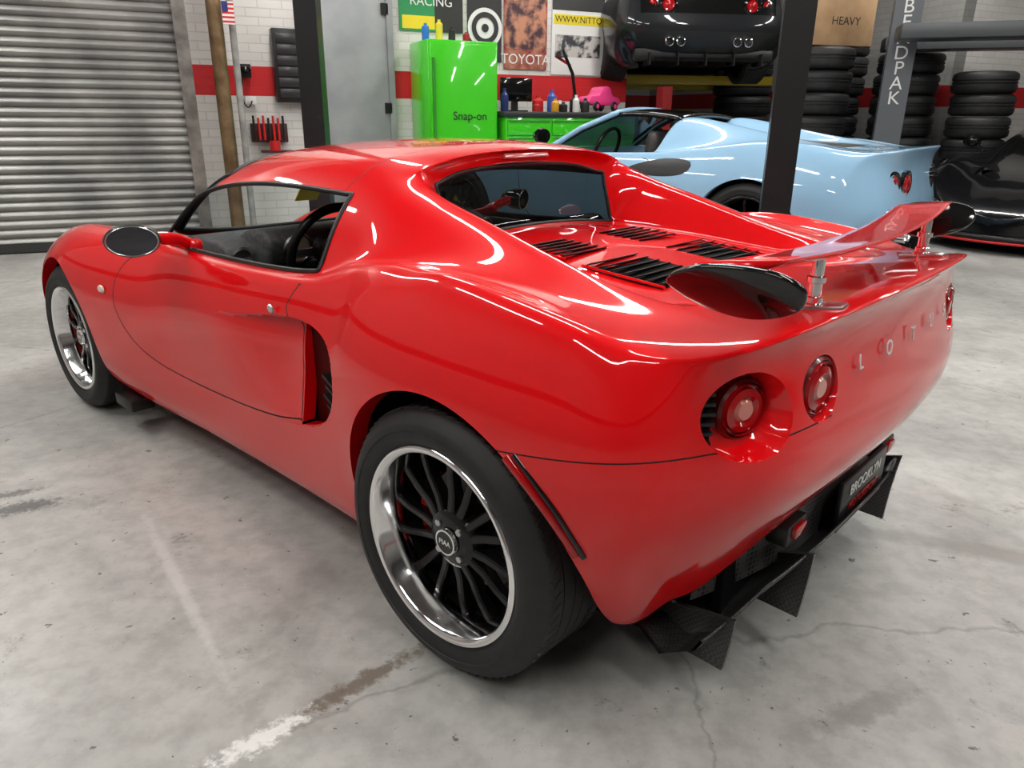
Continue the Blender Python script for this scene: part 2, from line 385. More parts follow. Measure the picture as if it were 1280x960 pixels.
def disp(bm,nl):
    lim=lambda c:(np.abs(c[:,1])>.6)&(c[:,2]<.74)&(c[:,2]>.36)&(c[:,0]<1.1)&(c[:,0]>.35)
    for off in (0.,.005):
        cut(bm,lambda c:np.where(lim(c),polysd(scoop,c[:,0],c[:,2])+off,1.))
    vs=[v for v in bm.verts];co=np.array([v.co[:] for v in vs]);X,Y,Z=co.T
    sd=np.where(lim(co),polysd(scoop,X,Z),1.)
    d=.034*np.clip(-sd/.005,0,1)*sstep((1.08-X)/.45)*(.2+.8*sstep((Z-.38)/.20))*sstep((Z-.355)/.10)
    idx=np.nonzero(sd<-1e-4)[0]
    for k in idx: vs[k].co.y-=math.copysign(d[k],Y[k])
    bm.normal_update()
    for k in idx: vs[k][nl]=vs[k].normal
bm=shell(S,Wt,cm,cr,4,disp)
fR=arch(0,.318,.347);fF=arch(2.3,.300,.338)
for f in (fR,fF):
    cut(bm,f);F,C=cents(bm);v=f(C);bmesh.ops.delete(bm,geom=[q for q,t in zip(F,v) if t<0],context='FACES')
DX=.606
door=catmull([(1.56,.745),(1.70,.70),(1.745,.60),(1.72,.50),(1.62,.41),(1.45,.362),(1.2,.352),(.95,.362),(.75,.385),(DX,.418)],5,False)+[(DX,.55),(DX,.665)]+catmull([(.64,.69),(.66,.72),(.62,.785)],4,False)+[(.61,.85),(1.56,.85)]
def fdoor(off):
    def f(c):
        m=(np.abs(c[:,1])>.55)&(c[:,2]<.775)
        return np.where(m,polysd(door,c[:,0],c[:,2])-off,1.)
    return f
def fseam(off):
    def f(c):
        m=(c[:,0]<-.1)&(np.abs(c[:,1])>.4)&(c[:,2]<.75)&(c[:,2]>.5)
        return np.where(m,c[:,2]-(.605-(c[:,0]+.17)*.13)-off,1.)
    return f
def froof(off):
    def f(c):
        xx=.60+.05*(np.abs(c[:,1])/.57)**2
        return np.where((c[:,2]>.985)&(c[:,0]>.54),c[:,0]-xx-off,1.)
    return f
for fn,w in ((fdoor,.0024),(fseam,.0016),(froof,.0018)):
    cut(bm,fn(-w));cut(bm,fn(w))
    F,C=cents(bm);a=fn(-w)(C);b=fn(w)(C)
    for q,s,t in zip(F,a,b):
        if s>0 and t<0 and q.material_index==0: q.material_index=1
def fint(c):
    return np.where(np.abs(c[:,1])>.55,np.maximum(polysd(scoop,c[:,0],c[:,2])+.006,c[:,0]-(DX-.008)),1.)
cut(bm,fint);F,C=cents(bm);v=fint(C);bmesh.ops.delete(bm,geom=[q for q,t in zip(F,v) if t<0],context='FACES')
LO=(.612,.705);LI=(.435,.722)
def fl1(c): return np.where((c[:,0]<-.36)&(np.abs(c[:,1])>.3),np.hypot((np.abs(c[:,1])-LO[0]-.004)/1.08,(c[:,2]-LO[1])/.95)-.082,1.)
def fl2(c): return np.where((c[:,0]<-.36)&(np.abs(c[:,1])>.3),np.hypot(np.abs(c[:,1])-LI[0],c[:,2]-LI[1])-.062,1.)
holes=[]
for f in (fl1,fl2):
    cut(bm,f);F,C=cents(bm);v=f(C);bmesh.ops.delete(bm,geom=[q for q,t in zip(F,v) if t<0],context='FACES')
for f,ctr,dep in ((fl1,LO,.05),(fl2,LI,.035)):
    E=[e for e in bm.edges if len(e.link_faces)==1]
    co=np.array([(e.verts[0].co+e.verts[1].co)/2 for e in E]);ok=np.abs(f(co))<3e-3
    for L in walk([e for e,o in zip(E,ok) if o]): holes.append(([v.co.copy() for v in L],ctr,dep))
for n_,(L,ctr,dep) in enumerate(holes):
    nb=bmesh.new();cen=sum(L,Vector())/len(L);rings=[]
    for sc,dx in ((1,0),(.97,.006),(.93,.02),(.88,dep),(.5,dep+.006),(.02,dep+.006)):
        rings.append([nb.verts.new((cen.x*(1-sc)+p.x*sc+dx,cen.y+(p.y-cen.y)*sc,cen.z+(p.z-cen.z)*sc)) for p in L])
    for a,b in zip(rings,rings[1:]):
        for i in range(len(L)):nb.faces.new((a[i],a[(i+1)%len(L)],b[(i+1)%len(L)],b[i]))
    bmesh.ops.recalc_face_normals(nb,faces=nb.faces)
    autosharp(mobj('lamp_recess_%d'%(n_+1),nb,RED,car),50)
for idx,nm,r in ((2,'side_window_seal',.007),(3,'windscreen_seal',.009),(4,'rear_window_seal',.006)):
    E=[e for e in bm.edges if len(e.link_faces)==2 and (e.link_faces[0].material_index==idx)!=(e.link_faces[1].material_index==idx)]
    for L in walk(E):
        if len(L)>10: tube(nm,[v.co[:] for v in L],r,BLK,car,True)
extract(bm,[f for f in bm.faces if f.material_index==3],'windscreen',CLEAR,car)
extract(bm,[f for f in bm.faces if f.material_index==4],'rear_window',TINT,car)
bmesh.ops.delete(bm,geom=[f for f in bm.faces if f.material_index in(2,3,4)],context='FACES')
for f,nm in ((fR,'rear_arch_lip'),(fF,'front_arch_lip')):
    flange(bm,f,lambda c:Vector((c.x,c.y-.05*(1 if c.y>0 else -1),c.z)),nm,RED,car)
flange(bm,fint,lambda c:Vector((c.x-.004,c.y-.035*(1 if c.y>0 else -1),c.z)),'intake_lip',RED,car,3e-3)
finish(bm,'body_shell',[RED,GAP],car)
for xc,zc,r,nm,yo in ((0,.318,.375,'rear',.66),(2.3,.300,.36,'front',.70)):
    for s in (1,-1):
        lb=bmesh.new()
        n=32;ang=[(math.pi)*k/n for k in range(n+1)]
        A=[lb.verts.new((xc+r*math.cos(a),s*(.70+.08*math.sin(a)),zc+r*math.sin(a))) for a in ang];B=[lb.verts.new((xc+r*math.cos(a),s*.5,zc+r*math.sin(a))) for a in ang]
        for i in range(n):lb.faces.new((A[i],A[i+1],B[i+1],B[i]))
        for q in (-1,1):
            lb.faces.new([lb.verts.new(c) for c in ((xc+q*r,s*.70,zc),(xc+q*r,s*.5,zc),(xc+q*r,s*.5,.19),(xc+q*r,s*yo*.93,.19))])
        lb.faces.new(B)
        mobj('%s_wheel_liner_%s'%(nm,'l' if s>0 else 'r'),lb,DARK,car,False)
box('underfloor',(1.5,1.40,.03),(1.15,0,.135),DARK,car)
box('underfloor_front',(.7,1.0,.03),(2.5,0,.15),DARK,car)
box('engine_bay_floor',(.95,.98,.03),(-.02,0,.17),DARK,car)
box('inner_sill_left',(1.2,.02,.5),(1.0,.64,.39),DARK,car);box('inner_sill_right',(1.2,.02,.5),(1.0,-.64,.39),DARK,car)
box('rear_bulkhead',(.03,1.2,.66),(.56,0,.50),DARK,car)
box('rear_grille_backing',(.02,.95,.30),(-.47,0,.34),DARK,car)
wheel('rear_wheel_left',car,(0,.745,.314),1,.308,.225,.228)
wheel('rear_wheel_right',car,(0,-.745,.314),-1,.308,.225,.228)
wheel('front_wheel_left',car,(2.3,.72,.30),1,.298,.20,.218)
wheel('front_wheel_right',car,(2.3,-.72,.30),-1,.298,.20,.218)
MX=Matrix.Rotation(-math.pi/2,4,'Y')
for s in (1,-1):
    for nm,(y,z),x,r,yaw in (('outer',LO,-.525,.047,.35),('inner',LI,-.592,.049,.12)):
        M=Matrix.Translation((x,s*(y-(.020 if nm=='outer' else 0)),z))@Matrix.Rotation(-s*yaw,4,'Z')@MX
        lathe('tail_lamp_bezel_%s_%s'%(nm,'l' if s>0 else 'r'),[(r*1.2,-.03),(r*1.2,.002),(r*1.1,.008),(r*1.04,.004)],pmat('dark_red_bezel',(.10,.002,.002),.3,0,.5),car,40,M=M)
        lathe('tail_lamp_%s_%s'%(nm,'l' if s>0 else 'r'),[(r*1.06,-.03),(r*1.06,.004),(r*1.0,.012),(r*.94,.002),(r*.9,.002),(r*.86,.010),(r*.62,.014),(r*.40,.006)],LENSR,car,40,M=M)
        lathe('lamp_centre_%s_%s'%(nm,'l' if s>0 else 'r'),[(r*.46,.008),(r*.35,.013),(0,.014)],LENSC,car,32,M=M)
    box('lamp_vent_panel_%s'%('l' if s>0 else 'r'),(.055,.006,.105),(-.482,s*.674,.703),DARK,car,rot=(0,0,s*.85))
    for k in range(6):
        z=.660+k*.018
        box('lamp_vent_%s_%d'%('l' if s>0 else 'r',k+1),(.055-.004*abs(k-2.5),.022,.006),(-.492,s*.682,z),BLK,car,rot=(0,0,s*.85))
for ch,y in zip('LOTUS',(.29,.15,0,-.15,-.29)):
    x=-.629+ .35*(y*y)*.4
    text('badge_letter_'+ch,ch,.045,(x-.004,y,.742),(math.pi/2-.13,0,-math.pi/2- y*.12),pmat('badge_silver',(.75,.72,.72),.35,.3),car,.001)
box('licence_plate',(.012,.31,.13),(-.575,-.04,.33),BLK,car,bev=.004)
text('plate_text','BROOKLYN',.04,(-.583,-.04,.36),(math.pi/2,0,-math.pi/2),WHITE,car,.0006)
text('plate_text_small','MOTORSPORT',.03,(-.583,-.04,.315),(math.pi/2,0,-math.pi/2),REDPL,car,.0006)
def mesh_grille():
    m=pmat('honeycomb_mesh',(.01,.01,.01),.5);nt=m.node_tree;b=nt.nodes['Principled BSDF'];tc=nt.nodes.new('ShaderNodeTexCoord')
    v=nt.nodes.new('ShaderNodeTexVoronoi');v.inputs['Scale'].default_value=75;v.inputs['Randomness'].default_value=.1
    r=nt.nodes.new('ShaderNodeValToRGB');r.color_ramp.elements[0].position=.25;r.color_ramp.elements[0].color=(.001,.001,.001,1);r.color_ramp.elements[1].position=.45;r.color_ramp.elements[1].color=(.08,.08,.08,1)
    nt.links.new(tc.outputs['Object'],v.inputs[0]);nt.links.new(v.outputs['Distance'],r.inputs[0]);nt.links.new(r.outputs[0],b.inputs['Base Color']);return m
MESH=mesh_grille()
gb=bmesh.new();top=[];bot=[]
for k in range(-12,13):
    y=k*.045;x=-.545+.32*y*y
    top.append(gb.verts.new((x,y,.47)));bot.append(gb.verts.new((x+.01,y,.235)))
for i in range(24):gb.faces.new((top[i],top[i+1],bot[i+1],bot[i]))
mobj('rear_mesh_grille',gb,MESH,car)
for s in (1,-1):
    box('rear_fog_lamp_%s'%('l' if s>0 else 'r'),(.03,.06,.028),(-.550,s*.30,.350),LENSR,car,bev=.006)
    box('fog_lamp_bracket_%s'%('l' if s>0 else 'r'),(.05,.10,.05),(-.53,s*.30,.345),BLK,car,bev=.006)
db=bmesh.new();rows=[]
prof=lambda y:(-.565+.42*y*y*.6, .235+.03*math.cos(y*5)-.09*max(0,abs(y)-.42)*3)
N=40
for k in range(N+1):
    y=-.60+1.2*k/N;x,z=prof(y)
    rows.append([db.verts.new(c) for c in ((-.18,y,.15),(-.36,y,.17),(x+.05,y,z-.03),(x-.02,y,z+.015),(x-.035,y,z+.045),(x-.028,y,z+.045),(x-.01,y,z+.01),(x+.06,y,z-.038),(-.36,y,.158),(-.18,y,.138))])
for a,b in zip(rows,rows[1:]):
    for i in range(9):db.faces.new((a[i],a[i+1],b[i+1],b[i]))
bmesh.ops.recalc_face_normals(db,faces=db.faces)
mobj('diffuser_tray',db,CARB,car)
for n_,(y,zb) in enumerate(((.515,.112),(.26,.128),(-.26,.138),(-.515,.135))):
    x,z=prof(y);sg=1 if y>0 else -1
    fb=bmesh.new();rw_=[]
    K=8
    for k in range(K+1):
        t=k/K
        fl=.028*t*t
        xr=x-.045+.012*t; xf=-.20-.14*t
        zr=(z+.05)*(1-t)+zb*t; zf=.165*(1-t)+(zb+.006)*t
        line=[]
        for q in range(9):
            u=q/8
            line.append((xf+(xr-xf)*u, y+sg*(fl+.02*(u**3)*(1-t)), zf+(zr-zf)*u**1.3))
        rw_.append(line)
    for th in (-.005,.005):
        vv=[[fb.verts.new((a,b_+th,c)) for a,b_,c in l] for l in rw_]
        for a,b in zip(vv,vv[1:]):
            for i in range(8):fb.faces.new((a[i],a[i+1],b[i+1],b[i]) if th>0 else (b[i],b[i+1],a[i+1],a[i]))
        if th<0: v0=vv
    def ringv(v): return [v[0][i] for i in range(9)]+[v[k][8] for k in range(1,K+1)]+[v[K][i] for i in range(7,-1,-1)]+[v[k][0] for k in range(K-1,0,-1)]
    ra,rb=ringv(v0),ringv(vv)
    for i in range(len(ra)): fb.faces.new((ra[i],ra[(i+1)%len(ra)],rb[(i+1)%len(ra)],rb[i]))
    bmesh.ops.recalc_face_normals(fb,faces=fb.faces)
    autosharp(mobj('diffuser_fin_%d'%(n_+1),fb,CARB,car),50)
def zdeck(x,y): return np.interp(x,[-.3,-.16,0,.18,.44],[.828,.824,.838,.853,.86])-.12*y*y
for n_,(x0,x1,y0,y1,k) in enumerate(((.12,.29,.10,.29,6),(-.18,.06,.09,.30,7),(.12,.29,-.25,-.06,6),(-.18,.06,-.27,-.06,7))):
    p=empty('louvre_panel_%d'%(n_+1));p.parent=car;ym=(y0+y1)/2
    zz=zdeck((x0+x1)/2,ym);sl=math.atan2(zdeck(x1,ym)-zdeck(x0,ym),x1-x0)
    b=bmesh.new()
    vs=[b.verts.new((x,y,zdeck(x,y)+.0025)) for x,y in ((x0,y0),(x1,y0),(x1,y1),(x0,y1))]
    b.faces.new(vs);mobj('louvre_opening',b,DARK,p,False)
    for q in range(k):
        x=x0+(x1-x0)*(q+.5)/k
        box('louvre_slat_%d'%(q+1),(.018,(y1-y0)*.98,.003),(x,ym,zdeck(x,ym)+.007),BLK,p,rot=(0,.5-sl,0),bev=.001)
    for yy in (y0,y1):
        box('louvre_frame',(x1-x0,.004,.006),((x0+x1)/2,yy,zz+.003),RED,p,rot=(0,-sl,0),bev=.001)
box('high_brake_light',(.014,.20,.016),(.516,.0,1.073),pmat('brake_lens',(.50,.12,.12),.2,0,1),car,rot=(0,.5,0),bev=.004)
wb=bmesh.new();rows=[];N=36
for k in range(N+1):
    t=-1+2*k/N;y=.655*t;xl=-.44-.03*(1-t*t)+.04*(1-t);ch=.150;z=.934+.020*abs(t)**2.2-.006*(1-t)
    sec=[]
    for a in range(20):
        th=2*math.pi*a/20;cx=.5+.5*math.cos(th);yy=.016*math.sin(th)*(1-.55*cx)
        sec.append((xl-ch*cx, y, z+yy+.028*cx*cx))
    rows.append([wb.verts.new(p) for p in sec])
for a,b in zip(rows,rows[1:]):
    for i in range(20):wb.faces.new((a[i],a[(i+1)%20],b[(i+1)%20],b[i]))
wb.faces.new(rows[0]);wb.faces.new(rows[-1][::-1]);bmesh.ops.recalc_face_normals(wb,faces=wb.faces)
mobj('wing_blade',wb,RED,car)
for s in (1,-1):
    leaf=catmull([(.115,.0),(.06,.036),(-.01,.045),(-.09,.035),(-.125,.0),(-.10,-.045),(-.02,-.072),(.06,-.055)],5)
    if s>0: M=Matrix.Translation((-.525,.69,.94))@Matrix.Rotation(math.radians(52),4,'X')@Matrix.Rotation(math.radians(-6),4,'Z')
    else: M=Matrix.Translation((-.445,-.68,.925))@Matrix.Rotation(math.radians(128),4,'X')@Matrix.Rotation(math.radians(-6),4,'Z')
    prism('wing_end_plate_%s'%('l' if s>0 else 'r'),leaf,.012,GLOSSBLK,car,M=M,bev=.004)
    for dx in (-.05,.04):
        lathe('end_plate_bolt',[(0,.009),(.006,.009),(.007,.006),(.007,0)],ALU,car,16,M=M@Matrix.Translation((dx,.02,0))@(Matrix() if s>0 else Matrix.Rotation(math.pi,4,'X')))
    lathe('wing_post_%s'%('l' if s>0 else 'r'),[(0,0),(.022,0),(.022,.012),(.017,.014),(.017,.024),(.013,.026),(.013,.05),(.018,.052),(.018,.062),(.012,.064),(.012,.100),(0,.100)],CHROME,car,32,loc=(-.545+(.02 if s<0 else 0),s*.38,.851))
    box('wing_foot_%s'%('l' if s>0 else 'r'),(.11,.045,.012),(-.55+(.02 if s<0 else 0),s*.38,.856),ALU,car,rot=(0,.14,s*.12),bev=.005)
MG=pmat('mirror_glass_dark',(.08,.08,.09),.03,1.)
for s in (1,-1):
    p=empty('door_mirror_%s'%('left' if s>0 else 'right'),(1.33,s*.875,.822));p.parent=car;p.rotation_euler=(0,-.05,-s*.42);p.scale=(.86,.86,.86)
    D=Matrix.Diagonal((1,1,.62,1))@Matrix.Rotation(math.pi/2,4,'Y')
    lathe('mirror_housing',[(0,.105),(.04,.095),(.07,.072),(.088,.03),(.094,-.01),(.090,-.024),(.082,-.024)],GLOSSBLK,p,40,M=D)
    lathe('mirror_rim',[(.078,-.021),(.084,-.026),(.089,-.022)],ALU,p,40,M=D)
    lathe('mirror_glass',[(0,-.0235),(.081,-.0235)],MG,p,40,M=D)
    tube('mirror_arm',[(.03,-s*.06,0),(.06,-s*.12,-.01),(.10,-s*.17,-.035),(.14,-s*.21,-.07)],.024,RED,p,smooth=True)
    box('mirror_foot',(.15,.05,.05),(.13,-s*.205,-.06),RED,p,rot=(0,.3,0),bev=.02)
lathe('door_lock',[(0,.004),(.011,.004),(.013,0)],ALU,car,24,M=Matrix.Translation((.72,.781,.70))@Matrix.Rotation(-math.pi/2-.15,4,'X'))
lathe('side_repeater',[(0,.008),(.012,.007),(.018,.002),(.019,0)],pmat('repeater_lens',(.7,.6,.5),.2,0,1),car,24,M=Matrix.Translation((1.83,.825,.585))@Matrix.Rotation(-math.pi/2,4,'X')@Matrix.Diagonal((1.5,.8,1,1)))
for s in (1,-1):
    tube('rear_side_marker_%s'%('l' if s>0 else 'r'),[(-.212,s*.862,.602),(-.275,s*.852,.545),(-.32,s*.835,.485),(-.345,s*.812,.43)],.010,LENSR,car,smooth=True)
    tube('marker_trim_%s'%('l' if s>0 else 'r'),[(-.228,s*.858,.610),(-.292,s*.85,.552),(-.337,s*.833,.49),(-.360,s*.81,.43)],.006,GLOSSBLK,car,smooth=True)
    for k in range(4):
        box('intake_fin_%s_%d'%('l' if s>0 else 'r',k+1),(.08,.03,.007),(.45+.012*(k%2),s*.768,.470+.026*k),BLK,car,rot=(0,-.5,0))
    box('intake_back_%s'%('l' if s>0 else 'r'),(.30,.02,.32),(.51,s*.73,.555),pmat('intake_dark_red',(.06,.001,.001),.6,spec=.1),car)  # dark duct part; shade inside the intake is put into its red
    box('mud_flap_front_%s'%('l' if s>0 else 'r'),(.16,.09,.05),(1.88,s*.76,.125),BLK,car,bev=.01)
ALC=noise_mat('dark_trim',(.05,.05,.052),(.09,.09,.094),60,.7)
LEA=noise_mat('seat_leather',(.03,.028,.028),(.055,.05,.05),40,.5)
prism('dashboard',[(1.28,.62),(1.25,.70),(1.27,.765),(1.34,.79),(1.55,.785),(1.75,.72),(1.75,.55),(1.35,.55)],1.22,ALC,car,M=Matrix.Rotation(math.pi/2,4,'X'),bev=.015)
prism('instrument_binnacle',[(1.20,.70),(1.17,.79),(1.22,.825),(1.33,.82),(1.42,.78),(1.30,.70)],.34,ALC,car,M=Matrix.Translation((0,.34,0))@Matrix.Rotation(math.pi/2,4,'X'),bev=.02)
for y in (.27,.41):
    lathe('gauge',[(0,0),(.045,0),(.05,.006),(.055,0)],ALU,car,28,M=Matrix.Translation((1.172,y,.762))@Matrix.Rotation(-math.pi/2-.25,4,'Y'))
    lathe('gauge_face',[(0,.002),(.044,.002)],pmat('gauge_cream',(.45,.38,.27),.5),car,28,M=Matrix.Translation((1.172,y,.762))@Matrix.Rotation(-math.pi/2-.25,4,'Y'))
for y in (.57,-.57,-.3,.05):
    lathe('air_vent',[(.0,-.004),(.03,-.004),(.034,.008),(.042,.004)],ALU,car,24,M=Matrix.Translation((1.258,y,.735))@Matrix.Rotation(-math.pi/2-.15,4,'Y'))
sw=empty('steering_wheel',(1.08,.34,.765));sw.parent=car;sw.rotation_euler=(0,-math.pi/2-.38,0)
lathe('wheel_rim',[(.15+.015*math.cos(t),.015*math.sin(t)) for t in [k*math.pi/6 for k in range(13)]],BLK,sw,48)
lathe('wheel_hub',[(0,.03),(.045,.028),(.06,.01),(.062,-.02)],BLK,sw,32)
lathe('wheel_badge',[(.016,.034),(.03,.033),(.032,.027)],ALU,sw,24)
for a in (math.pi*.5,-math.pi*.5,math.pi):
    box('wheel_spoke',(.11,.03,.008),(.10*math.cos(a),.10*math.sin(a),.005),ALU,sw,rot=(0,0,a),bev=.003)
tube('steering_column',[(1.10,.34,.74),(1.35,.34,.62)],.035,BLK,car)
for s,nm in ((1,'driver_seat'),(-1,'passenger_seat')):
    p=empty(nm,(0,s*.34,0));p.parent=car
    prism('seat_back',[(.60,.22),(.72,.22),(.76,.45),(.70,.66),(.66,.84),(.61,.86),(.58,.82),(.60,.6)],.40,LEA,p,M=Matrix.Rotation(math.pi/2,4,'X'),bev=.03)
    prism('seat_cushion',[(.68,.20),(1.12,.22),(1.16,.30),(1.10,.33),(.74,.28)],.42,LEA,p,M=Matrix.Rotation(math.pi/2,4,'X'),bev=.025)
    for q in (1,-1): prism('side_bolster',[(.64,.30),(.84,.34),(.80,.52),(.74,.74),(.66,.74)],.05,LEA,p,M=Matrix.Translation((0,q*.20,0))@Matrix.Rotation(math.pi/2,4,'X'),bev=.02)
for s in (1,-1): box('door_card_%s'%('left' if s>0 else 'right'),(.90,.03,.36),(1.05,s*.66,.585),ALC,car,bev=.01)
box('inspection_sticker',(.004,.10,.09),(1.56,.10,.90),pmat('yellow_paper',(.75,.6,.05),.6),car,rot=(0,-.75,0))
# =================================================================== OTHER CARS
def supercar(name,loc,rz,paint,coupe,rimmat,z=0.,stripe=None,sc_=1.):
    e=empty(name,(loc[0],loc[1],z),rz);e.scale=(sc_,)*3;S=[]
    low=lambda a,b,c:[(a-.35,.13),(a-.17,.15),(a-.03,.30),(a,.50),(b,.70),(c[0],c[1])]
    def st(x,lo,up): S.append(R3(x,lo+up))
    rf=coupe
    st(-.60,low(.955,.93,(.83,.89)),[(.74,.905),(.66,.91),(.57,.912),(.48,.912),(.38,.912),(.28,.912),(.14,.912),(0,.912)])
    st(-.35,low(.975,.97,(.85,.925)),[(.76,.94),(.66,.94),(.56,.945),(.48,.945),(.38,.93),(.28,.925),(.14,.922),(0,.92)])
    st(0,low(.985,.985,(.86,.945)),[(.77,.95),(.66,.965),(.54,.995),(.46,.995),(.36,.95),(.26,.94),(.14,.94),(0,.94)])
    st(.35,low(.97,.97,(.865,.90)),[(.78,.905),(.66,.975),(.53,1.055),(.43,1.06),(.32,1.0 if not rf else 1.08),(.22,.98 if not rf else 1.09),(.12,.97 if not rf else 1.09),(0,.97 if not rf else 1.09)])
    if not rf:
        st(.70,low(.945,.94,(.855,.86)),[(.79,.865),(.68,.97),(.54,1.10),(.42,1.11),(.30,1.04),(.2,1.01),(.12,1.0),(0,1.0)])
        st(.80,low(.94,.935,(.85,.85)),[(.79,.855),(.70,.93),(.56,1.04),(.42,1.05),(.30,.98),(.2,.95),(.12,.95),(0,.95)])
        st(.86,low(.935,.93,(.85,.85)),[(.79,.85),(.72,.80),(.62,.60),(.46,.58),(.34,.58),(.22,.62),(.12,.64),(0,.64)])
        st(1.35,low(.93,.92,(.845,.83)),[(.79,.84),(.72,.79),(.62,.58),(.46,.56),(.34,.56),(.22,.60),(.12,.62),(0,.62)])
        st(1.62,low(.93,.92,(.845,.83)),[(.79,.84),(.73,.82),(.66,.80),(.50,.80),(.36,.80),(.24,.80),(.12,.80),(0,.80)])
    else:
        st(.70,low(.945,.94,(.855,.86)),[(.79,.88),(.70,1.0),(.58,1.14),(.48,1.17),(.34,1.19),(.22,1.195),(.12,1.2),(0,1.2)])
        st(1.20,low(.93,.92,(.85,.83)),[(.79,.86),(.70,1.0),(.58,1.13),(.47,1.165),(.34,1.18),(.22,1.19),(.12,1.195),(0,1.195)])
        st(1.62,low(.93,.92,(.845,.83)),[(.78,.85),(.72,.91),(.65,.98),(.52,1.02),(.38,1.04),(.25,1.045),(.12,1.05),(0,1.05)])
    st(1.95,low(.94,.93,(.85,.835)),[(.76,.85),(.70,.85),(.62,.85),(.50,.85),(.36,.85),(.24,.85),(.12,.85),(0,.85)])
    st(2.30,low(.955,.945,(.85,.835)),[(.75,.82),(.66,.79),(.56,.77),(.46,.755),(.36,.75),(.24,.745),(.12,.74),(0,.74)])
    st(2.65,low(.965,.95,(.84,.82)),[(.74,.80),(.64,.75),(.54,.71),(.45,.69),(.35,.68),(.24,.675),(.12,.67),(0,.67)])
    st(3.0,low(.94,.91,(.80,.73)),[(.70,.70),(.60,.65),(.50,.62),(.42,.60),(.32,.59),(.22,.585),(.12,.58),(0,.58)])
    st(3.35,[(.55,.13),(.70,.15),(.84,.26),(.86,.40),(.80,.50),(.70,.56)],[(.62,.54),(.54,.51),(.46,.49),(.38,.475),(.3,.47),(.2,.465),(.1,.46),(0,.46)])
    st(3.58,[(.45,.15),(.56,.17),(.64,.24),(.66,.32),(.62,.36),(.56,.38)],[(.5,.37),(.44,.36),(.38,.355),(.32,.35),(.24,.345),(.16,.34),(.08,.34),(0,.34)])
    W=[]
    for k,(y,x) in enumerate(zip((.80,.735,.665,.58,.49,.385,.28,.14,0),(-.71,-.80,-.845,-.87,-.885,-.895,-.90,-.905,-.905))):
        zt=.905+.03*min(1,k/4)
        c=[(x+.05,y*.95,.27),(x-.01,y*1.1,.42),(x-.02,y*1.12,.57),(x+.035,y*1.06,.80),(x-.02,y,zt)]
        W.append([(x+.12,y*.9,.25)]+c)
    def cmm(i,j):
        if not rf:
            if 5<=i<=7 and 6<=j: return 1
        else:
            if 4<=i<=5 and 6<=j<=7: return 2
            if i==6 and j>=6: return 2
        return 0
    cr=[(('w',k,5),('w',k+1,5),.8) for k in range(8)]
    if not rf: cr+=[(('s',i,6),('s',i+1,6),.7) for i in range(5,8)]+[(('s',5,j),('s',5,j+1),.7) for j in range(6,13)]
    b=shell(S,W,cmm,cr,3)
    fa=arch(0,.345,.375);fb=arch(2.65,.34,.365)
    for f in (fa,fb):
        cut(b,f);F,C=cents(b);v=f(C);bmesh.ops.delete(b,geom=[q for q,t in zip(F,v) if t<0],context='FACES')
    sc=catmull([(.98,.74),(.72,.82),(.50,.825),(.43,.79),(.50,.72),(.75,.70)],4)
    fi=lambda c:np.where((np.abs(c[:,1])>.75),polysd(sc,c[:,0],c[:,2]),1.)
    cut(b,fi);F,C=cents(b);v=fi(C)
    for q,t in zip(F,v):
        if t<0:q.material_index=1
    ft=lambda c:np.where(c[:,0]<-.6,np.maximum(np.abs(c[:,2]-.36)-.10,np.abs(c[:,1])-.75),1.)
    cut(b,ft);F,C=cents(b);v=ft(C)
    for q,t in zip(F,v):
        if t<0:q.material_index=1
    if rf:
        fu=lambda c:np.where(c[:,0]<-.6,np.maximum(np.abs(c[:,2]-.70)-.075,np.abs(c[:,1])-.72),1.)
        cut(b,fu);F,C=cents(b);v=fu(C)
        for q,t in zip(F,v):
            if t<0:q.material_index=2
    else:
        fe=lambda c:np.where((c[:,2]>.85)&(c[:,0]>-.5),polysd([(-.42,-.36),(.55,-.24),(.55,.24),(-.42,.36)],c[:,0],c[:,1]),1.)
        cut(b,fe);F,C=cents(b);v=fe(C)
        for q,t in zip(F,v):
            if t<0:q.material_index=1
    for f in (fa,fb):
        flange(b,f,lambda c:Vector((c.x,c.y-.05*(1 if c.y>0 else -1),c.z)),'arch_lip',paint,e)
    dd=catmull([(1.95,.80),(1.98,.65),(1.93,.42),(1.8,.28),(1.3,.25),(.98,.30),(.85,.5),(.80,.70),(.90,.83)],4)
    for w in (-.003,.003):
        cut(b,lambda c:np.where((np.abs(c[:,1])>.7)&(c[:,2]<.83),polysd(dd,c[:,0],c[:,2])-w,1.))
    F,C=cents(b);v=np.where((np.abs(C[:,1])>.7)&(C[:,2]<.83),polysd(dd,C[:,0],C[:,2]),1.)
    for q,t in zip(F,v):
        if abs(t)<.003 and q.material_index==0:q.material_index=1
    finish(b,'body_shell',[paint,BLK,GLOSSBLK],e)
    for xc,zc,r,nm,tw in ((0,.345,.345,'rear',.29),(2.65,.34,.34,'front',.25)):
        for s in (1,-1):
            wheel('%s_wheel_%s'%(nm,'left' if s>0 else 'right'),e,(xc,s*(.955-tw/2),zc),s,r,tw,.258,rimmat=rimmat,lip=rimmat,npair=5,plain=True,caliper=pmat('yellow_caliper',(.7,.5,.02),.4))
            lb=bmesh.new();n=24;A=[];B=[]
            for k in range(n+1):
                a=-.3+(math.pi+.6)*k/n;A.append(lb.verts.new((xc+.39*math.cos(a),s*.85,zc+.39*math.sin(a))));B.append(lb.verts.new((xc+.39*math.cos(a),s*.52,zc+.39*math.sin(a))))
            for i in range(n):lb.faces.new((A[i],A[i+1],B[i+1],B[i]))
            lb.faces.new(B);mobj('wheel_liner',lb,DARK,e,False)
